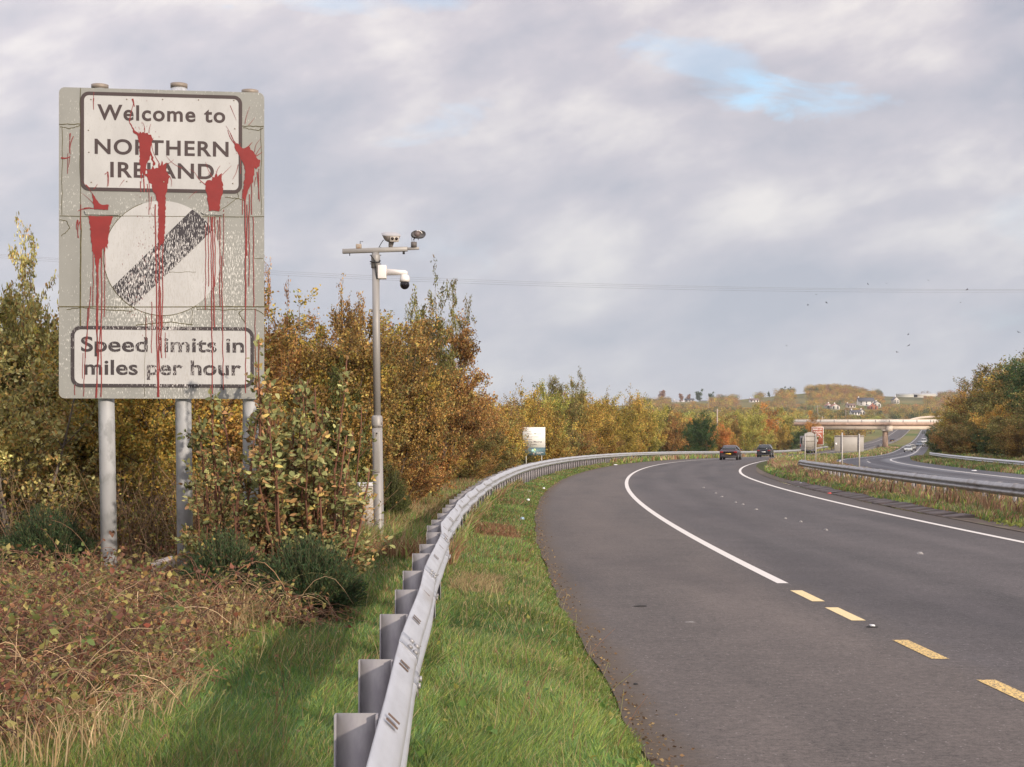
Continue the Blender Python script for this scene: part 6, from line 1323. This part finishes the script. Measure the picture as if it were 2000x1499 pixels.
GM = leafmat('grass blades', .45, .5)
def vnoise(x, y, s, seed):
    r = np.random.default_rng(seed); a = 0
    for k in range(5): th = r.uniform(0, 6.28); f = s * r.uniform(.6, 1.8); a = a + np.sin((x * np.cos(th) + y * np.sin(th)) * f + r.uniform(0, 6.28))
    return a / 5
GREENS = np.array([(.20, .30, .07), (.26, .36, .085), (.36, .40, .11), (.14, .25, .09), (.22, .30, .13)])
STRAW = np.array([(.50, .38, .20), (.42, .29, .15), (.60, .47, .27), (.32, .22, .11)])
REDD = np.array([(.34, .16, .10), (.40, .21, .13), (.26, .14, .08)])
def grass(n, y0, y1, of0, of1, h, w, dry=.15, seed=1, power=1.6, wscale=.0011, red=0., hmul=None, keepf=None, lean=.36, flat=False, patch=None, absx=False):
    rg = np.random.default_rng(seed)
    u = rg.random(n); a = 1 - power; y = (y0 ** a + (y1 ** a - y0 ** a) * u) ** (1 / a)
    o = of0(y) + (of1(y) - of0(y)) * rg.random(n) if callable(of0) else of0 + (of1 - of0) * rg.random(n)
    x = o if absx else o + cen(y)
    if keepf is not None:
        k = keepf(x, y, o, rg.random(n)); x, y, o = x[k], y[k], o[k]; n = len(x)
    z = ground(x, y) - .01
    hh = h * rg.uniform(.45, 1.25, n) * (1 + .45 * vnoise(x, y, 2.3, seed + 5))
    if hmul is not None: hh = hh * hmul(x, y, o)
    ww = np.maximum(w, wscale * y) * rg.uniform(.6, 1.3, n)
    az = rg.uniform(0, 2 * np.pi, n); ln = np.abs(rg.normal(0, lean, n)) + .1; clump = vnoise(x, y, 3.5, seed + 8) * .5
    dx = np.cos(az) * ln + .10 + clump * .8; dy = np.sin(az) * ln - .08 + vnoise(x, y, 3.1, seed + 9) * .4
    fa = rg.uniform(0, 2 * np.pi, n); bx, by = np.cos(fa) * ww / 2, np.sin(fa) * ww / 2 * .6
    V = np.empty((n, 5, 3)); P = np.stack([x, y, z], 1)
    B = np.stack([bx, by, 0 * bx], 1); D = np.stack([dx * hh, dy * hh, hh], 1)
    mid = P + D * [.32, .32, .62]; tip = P + D
    V[:, 0] = P - B; V[:, 1] = P + B; V[:, 2] = mid + B * .7; V[:, 3] = mid - B * .7; V[:, 4] = tip
    pn = vnoise(x, y, 1.1, seed + 11) + .5 * vnoise(x, y, 4.0, seed + 12)
    C = GREENS[rg.integers(0, len(GREENS), n)] * (1 + .45 * pn[:, None]) * (1 + .10 * vnoise(x, y, 1.7, seed + 21)[:, None] * np.array([1.6, .2, -1.5]))
    isdry = rg.random(n) < np.clip(dry + dry * 1.4 * vnoise(x, y, .9, seed + 13), .02, .97); C[isdry] = STRAW[rg.integers(0, 4, isdry.sum())]
    if red: r_ = rg.random(n) < np.clip(red * (1 + 2.2 * vnoise(x, y, .8, seed + 14)), 0, 1); C[r_] = REDD[rg.integers(0, 3, r_.sum())]
    if patch is not None: C = patch(x, y, o, C, rg)
    C = np.clip(C * rg.uniform(.6, 1.35, (n, 1)), 0, 1)
    i = np.arange(n)[:, None] * 5; mb = MB(); mb.v.append(V.reshape(-1, 3).astype(np.float32)); mb.n = n * 5
    mb.f = {4: [i + np.array([[0, 1, 2, 3]])], 3: [i + np.array([[3, 2, 4]])]}
    CC = np.repeat(C[:, None, :], 5, 1) * np.ones(5)[None, :, None]
    mb.c = [np.clip(CC, 0, 1).reshape(-1, 3).astype(np.float32)]; return mb
def verge_patch(x, y, o, C, rg):
    px = 1000 + x / y * F; py = 858 + (CH - ground(x, y)) / y * F
    # pale bleached clump, rusty dock clump: real patches of other plants at fixed places on the verge
    m = (np.abs(x + .52 - (y - 17) * .0) < .42) & (np.abs(y - 18.2) < 1.1) & (rg.random(len(x)) < .8); C[m] = np.array((.46, .34, .19)) * rg.uniform(.8, 1.15, (m.sum(), 1))
    m = (((x + .28) / .42) ** 2 + ((y - 28.5) / 2.4) ** 2 < 1) & (rg.random(len(x)) < .8); C[m] = REDD[rg.integers(0, 3, m.sum())]
    m = (np.abs(o - .36) < .16) & (rg.random(len(x)) < .45); C[m] = np.array((.20, .24, .06))
    return C
verge_l = lambda y: offL(y) + .10; verge_r = lambda y: edge_l(y) + .02 + .05 * np.sin(y * 5.3)
eh = lambda x, y, o: np.clip((.55 - o) / .45, .28, 1.0)
g1 = grass(150000, 5.5, 22, verge_l, verge_r, .12, .0050, .14, 11, hmul=eh, patch=verge_patch, power=1.4)
tag(g1.build('verge_grass', GM), 'lush green grass on the verge between barrier and hard shoulder', 'grass', kind='stuff')
g2 = grass(60000, 22, 150, verge_l, verge_r, .13, .007, .20, 12, hmul=eh, red=.16, patch=verge_patch, power=1.5)
tag(g2.build('verge_grass', GM), 'yellowing grass on the narrow verge along the curve', 'grass', kind='stuff')
def kl(x, y, o, r): return (x > -2.25 - .25 * np.sin(y * 1.3) - (r * .8)) & (o < offL(y) + .1)
g3 = grass(190000, 5.5, 22, lambda y: np.full_like(y, -3.4), lambda y: offL(y) + .1, .13, .0048, .11, 13, keepf=kl, red=.02, power=1.4)
tag(g3.build('bank_grass', GM), 'long green grass on the near side behind the barrier', 'grass', kind='stuff')
g4 = grass(60000, 20, 60, lambda y: offL(y) - 2.6, lambda y: offL(y) + .05, .32, .008, .45, 14, red=.22, power=1.3)
tag(g4.build('bank_grass', GM), 'rank brown and green grass at the foot of the thicket', 'grass', kind='stuff')
g5 = grass(9000, 7.0, 16, lambda y: np.full_like(y, -5.2), lambda y: np.full_like(y, -1.9), .30, .006, .93, 15, absx=True, power=1.2, lean=.5, keepf=lambda x, y, o, r: (x < -2.0 - .25 * np.sin(y * 1.3)) & (vnoise(x, y, 2.2, 5) + .55 * (y < 10) > .12 * r), hmul=lambda x, y, o: 1 + 0 * x)
tag(g5.build('dry_grass', GM), 'bleached dry grass stalks among the brambles at lower left', 'grass', kind='stuff')
g6 = grass(85000, 26, 120, lambda y: np.full_like(y, 11.0) + .12 * np.sin(y * 1.9) + widen(y), lambda y: np.full_like(y, 17.2), .22, .010, .22, 16, red=.12, power=1.4, hmul=lambda x, y, o: np.where((o > 11.75) & (o < 12.9), 1.75, np.where(o > 12.0, 1.2, .8)), patch=lambda x, y, o, C, rg: np.where(((o > 11.75) & (rg.random(len(x)) < .62))[:, None], np.array([(.38, .25, .15)]) * rg.uniform(.7, 1.3, (len(x), 1)), C))
tag(g6.build('median_grass', GM), 'brown seeded grass and green turf in the median', 'grass', kind='stuff')
g7 = grass(40000, 60, 200, lambda y: np.full_like(y, 24.5), lambda y: np.full_like(y, 28.4), .30, .02, .35, 17, red=.12, power=1.3)
tag(g7.build('far_verge_grass', GM), 'shaded grass verge under the dark trees on the far side', 'grass', kind='stuff')
g8 = grass(30000, 120, 420, lambda y: np.where(np.arange(len(y)) % 3 == 0, -3.5, 10.9 + widen(y)), lambda y: np.where(np.arange(len(y)) % 3 == 0, .4, 17.0), .4, .03, .4, 18, red=.1, power=1.2)
tag(g8.build('distant_grass', GM), 'rough grass strips beside the distant carriageways', 'grass', kind='stuff')
def stalks():
    rg = np.random.default_rng(9); mb = MB()
    for _ in range(420):
        y = rg.uniform(6.2, 24); o = rg.uniform(-.75, .35) if rg.random() < .55 else rg.uniform(-2.2, -1.1); x = o + float(cen(y)); z = gz(x, y); h = rg.uniform(.2, .42); a = rg.normal(0, .12, 2); t = np.linspace(0, 1, 5)[:, None]
        P = np.array([x, y, z]) + np.concatenate([t ** 1.6 * a[0] * 2 * h + .12 * h * t, t ** 1.6 * a[1] * h, t * h], 1); c = np.array([(.55, .46, .25), (.40, .24, .14), (.42, .42, .18)][rg.integers(0, 3)])
        mb.tube(P, np.linspace(.0022, .0012, 5), 3, c, cap=False)
        if rg.random() < .4: add_leaves(mb, P[-1:] - [0, 0, .01] + rg.normal(0, .006, (5, 3)), .02, np.tile(c * .8, (5, 1)), rg, None, .4)
    tag(mb.build('grass_stalks', GM), 'thin pale seed stalks standing above the verge grass', 'grass', kind='stuff')
    lf = MB(); n = 1500; y = 6 + 30 * rg.random(n) ** 1.5; o = -2.4 + 2.75 * rg.random(n); x = o + cen(y); P = np.stack([x, y, ground(x, y) + .05 + .05 * rg.random(n)], 1)
    c = np.array([(.09, .19, .05), (.13, .25, .06), (.30, .30, .07)])[rg.integers(0, 3, n)]; add_leaves(lf, P, .055, c, rg, None, .75); tag(lf.build('clover_leaves', GM), 'small broad weed leaves scattered through the verge grass', 'weeds', kind='stuff')
    lf = MB(); n = 700; y = 27 + 14 * rg.random(n); o = 10.75 + .5 * rg.random(n); x = o + cen(y); P = np.stack([x, y, zr(y) + .03 + .05 * rg.random(n)], 1); k = y < 35; P = P[k]; add_leaves(lf, P, .08, np.tile((.36, .40, .09), (len(P), 1)) * rg.uniform(.6, 1.2, (len(P), 1)), rg, None, .8); tag(lf.build('gutter_weeds', GM), 'bright yellow green weeds at the median edge by the right of the picture', 'weeds', kind='stuff')
    lf = MB(); n = 1500; y = 8 + 60 * rg.random(n) ** 1.6; o = .48 + np.abs(rg.normal(0, .10, n)); x = o + cen(y); P = np.stack([x, y, zr(y) + .006 + .004 * rg.random(n)], 1)
    c = np.array([(.30, .18, .08), (.20, .12, .06), (.42, .30, .14), (.12, .08, .05)])[rg.integers(0, 4, n)]; add_leaves(lf, P, .028, c, rg, rg.normal(0, 1, (n, 3)) * [1.6, 1.6, 0], .6, .05); tag(lf.build('leaf_litter', GM), 'fallen leaves and grit gathered along the edge of the hard shoulder', 'leaf litter', kind='stuff')
    # two looped pale shoots standing on the verge
    y = 15.0
    for i, (a, b) in enumerate(((953, 962), (975, 968))):
        P = [np.array(at(px, py, 15.6)) for px, py in ((a, 1200), (a + (b - a) * .3, 1172), (b, 1148), (b + (2 if i else -2), 1143))]; g = P[0].copy(); m = MB(); m.tube(np.array(P) - g, .004, 5, (.62, .58, .30)); o = m.build('pale_shoot', GM); o.location = g; tag(o, ['left one of two bent pale shoots on the verge', 'right one of two bent pale shoots on the verge'][i], 'shoot')
stalks()

# ------------------------------------------------------------------ studs and litter
def litter():
    wm = mat('stud casting', (.30, .28, .27), .6); dk = mat('dark rubber scrap', (.02, .018, .018), .7); wh = mat('litter plastic', (.72, .72, .74), .4)
    first = None
    for i, (px, py) in enumerate([(1374, 953), (1398, 964), (1410, 971), (1437, 982), (1451, 986), (1477, 996), (1534, 1013.6), (1564, 1020), (1613, 1036), (1797, 1082)]):
        y = CH * F / (py - 858); x = (px - 1000) / F * y
        if first is None:
            m = MB(); m.box(-.06, .06, -.10, .10, 0, .012); m.box(-.045, .045, -.06, .06, .012, .03); o = first = m.build('road_stud', wm); bevel(o, .006, 1)
        else: o = first.copy(); col.objects.link(o)
        o.location = (x, y, float(zr(y)) - .004); o.rotation_euler = (0, 0, random.uniform(-.2, .2)); o.scale = (random.uniform(.5, .9), random.uniform(.6, 1.3), 1)
        tag(o, 'small pale road stud on the worn line between the two lanes' if i < 9 else 'isolated pale road stud in the lane nearest the median', 'road stud', 'road studs between the lanes' if i < 9 else None)
    def scrap(px, py, w, l, m_, lab, name='litter', h=.012, dz=0, s=0):
        rg = np.random.default_rng(s); y = (CH - dz) * F / (py - 858); x = (px - 1000) / F * y; th = np.linspace(0, 2 * np.pi, 13)[:-1]; r = rg.uniform(.6, 1.1, 12); mb = MB()
        v = [(w * .5 * np.cos(t) * q, l * .5 * np.sin(t) * q, 0) for t, q in zip(th, r)] + [(w * .5 * np.cos(t) * q * .8, l * .5 * np.sin(t) * q * .8, h * rg.uniform(.5, 1)) for t, q in zip(th, r)] + [(0, 0, h)]
        mb.add(v, [(i, (i + 1) % 12, 12 + (i + 1) % 12, 12 + i) for i in range(12)]); mb.f.setdefault(3, []).append(np.array([(12 + i, 12 + (i + 1) % 12, 24) for i in range(12)]))
        o = mb.build(name, m_); o.location = (x, y, float(zr(y)) + dz + .002); tag(o, lab, 'litter'); return o
    scrap(1251, 1185.5, .17, .05, dk, 'thin black strip of rubber lying on the hard shoulder', 'rubber_strip', .015, s=1)
    scrap(1242, 1338, .05, .03, dk, 'tiny black crumb near the grass edge of the hard shoulder', 'rubber_scrap', .012, s=2)
    scrap(1348, 1216, .14, .05, wm, 'faint pale fragment lying on the hard shoulder', 'fragment', .004, s=3)
    o = scrap(1703, 1226, .13, .10, dk, 'broken glinting stud beside the yellow dashes', 'broken_stud', .014, s=4); m = MB(); m.box(-.02, .025, -.03, .03, .012, .026); m.build('reflector', wh, o)
    for i, (px, py, w, mm, lab) in enumerate([(1034, 962, .16, wh, 'white wrapper on the verge by the curve, upper of two'), (1032, 978, .12, wh, 'white wrapper on the verge by the curve, lower of two'), (1020, 1015, .12, mat('blue litter', (.30, .42, .55), .4), 'pale blue litter at the edge of the verge'), (1565, 945.5, .18, wh, 'small white scrap in the drainage gutter'), (1202, 908, .3, wh, 'white scrap on the far part of the verge'), (1620, 965, .15, mat('red litter', (.45, .06, .05), .4), 'reddish scrap in the drainage gutter'), (1903, 920, .35, wh, 'white scrap at the edge of the far hard shoulder'), (1062, 955, .1, wh, 'tiny white scrap by the asphalt edge')]):
        scrap(px, py, w, w * .7, mm, lab, 'litter', .05, .12 if px < 1100 else .03, s=10 + i)
litter()

# ------------------------------------------------------------------ air between here and the hills
def haze():
    m = bpy.data.materials.new('air'); m.use_nodes = True; nt = m.node_tree; nt.nodes.clear(); out = nt.nodes.new('ShaderNodeOutputMaterial'); v = nt.nodes.new('ShaderNodeVolumePrincipled')
    v.inputs['Color'].default_value = (.86, .86, .92, 1); v.inputs['Density'].default_value = .00010; v.inputs['Anisotropy'].default_value = .2; nt.links.new(v.outputs[0], out.inputs['Volume'])
    mb = MB(); mb.box(-5200, 5200, -80, 7400, -60, 130); o = mb.build('haze', m); o.display_type = 'WIRE'; tag(o, kind='stuff')
haze()
for k, arr in LIB.items():          # drop prototypes that were never set out
    for e in arr:
        if not e[3]:
            for q in (e[2], e[1], e[0]): bpy.data.objects.remove(q)
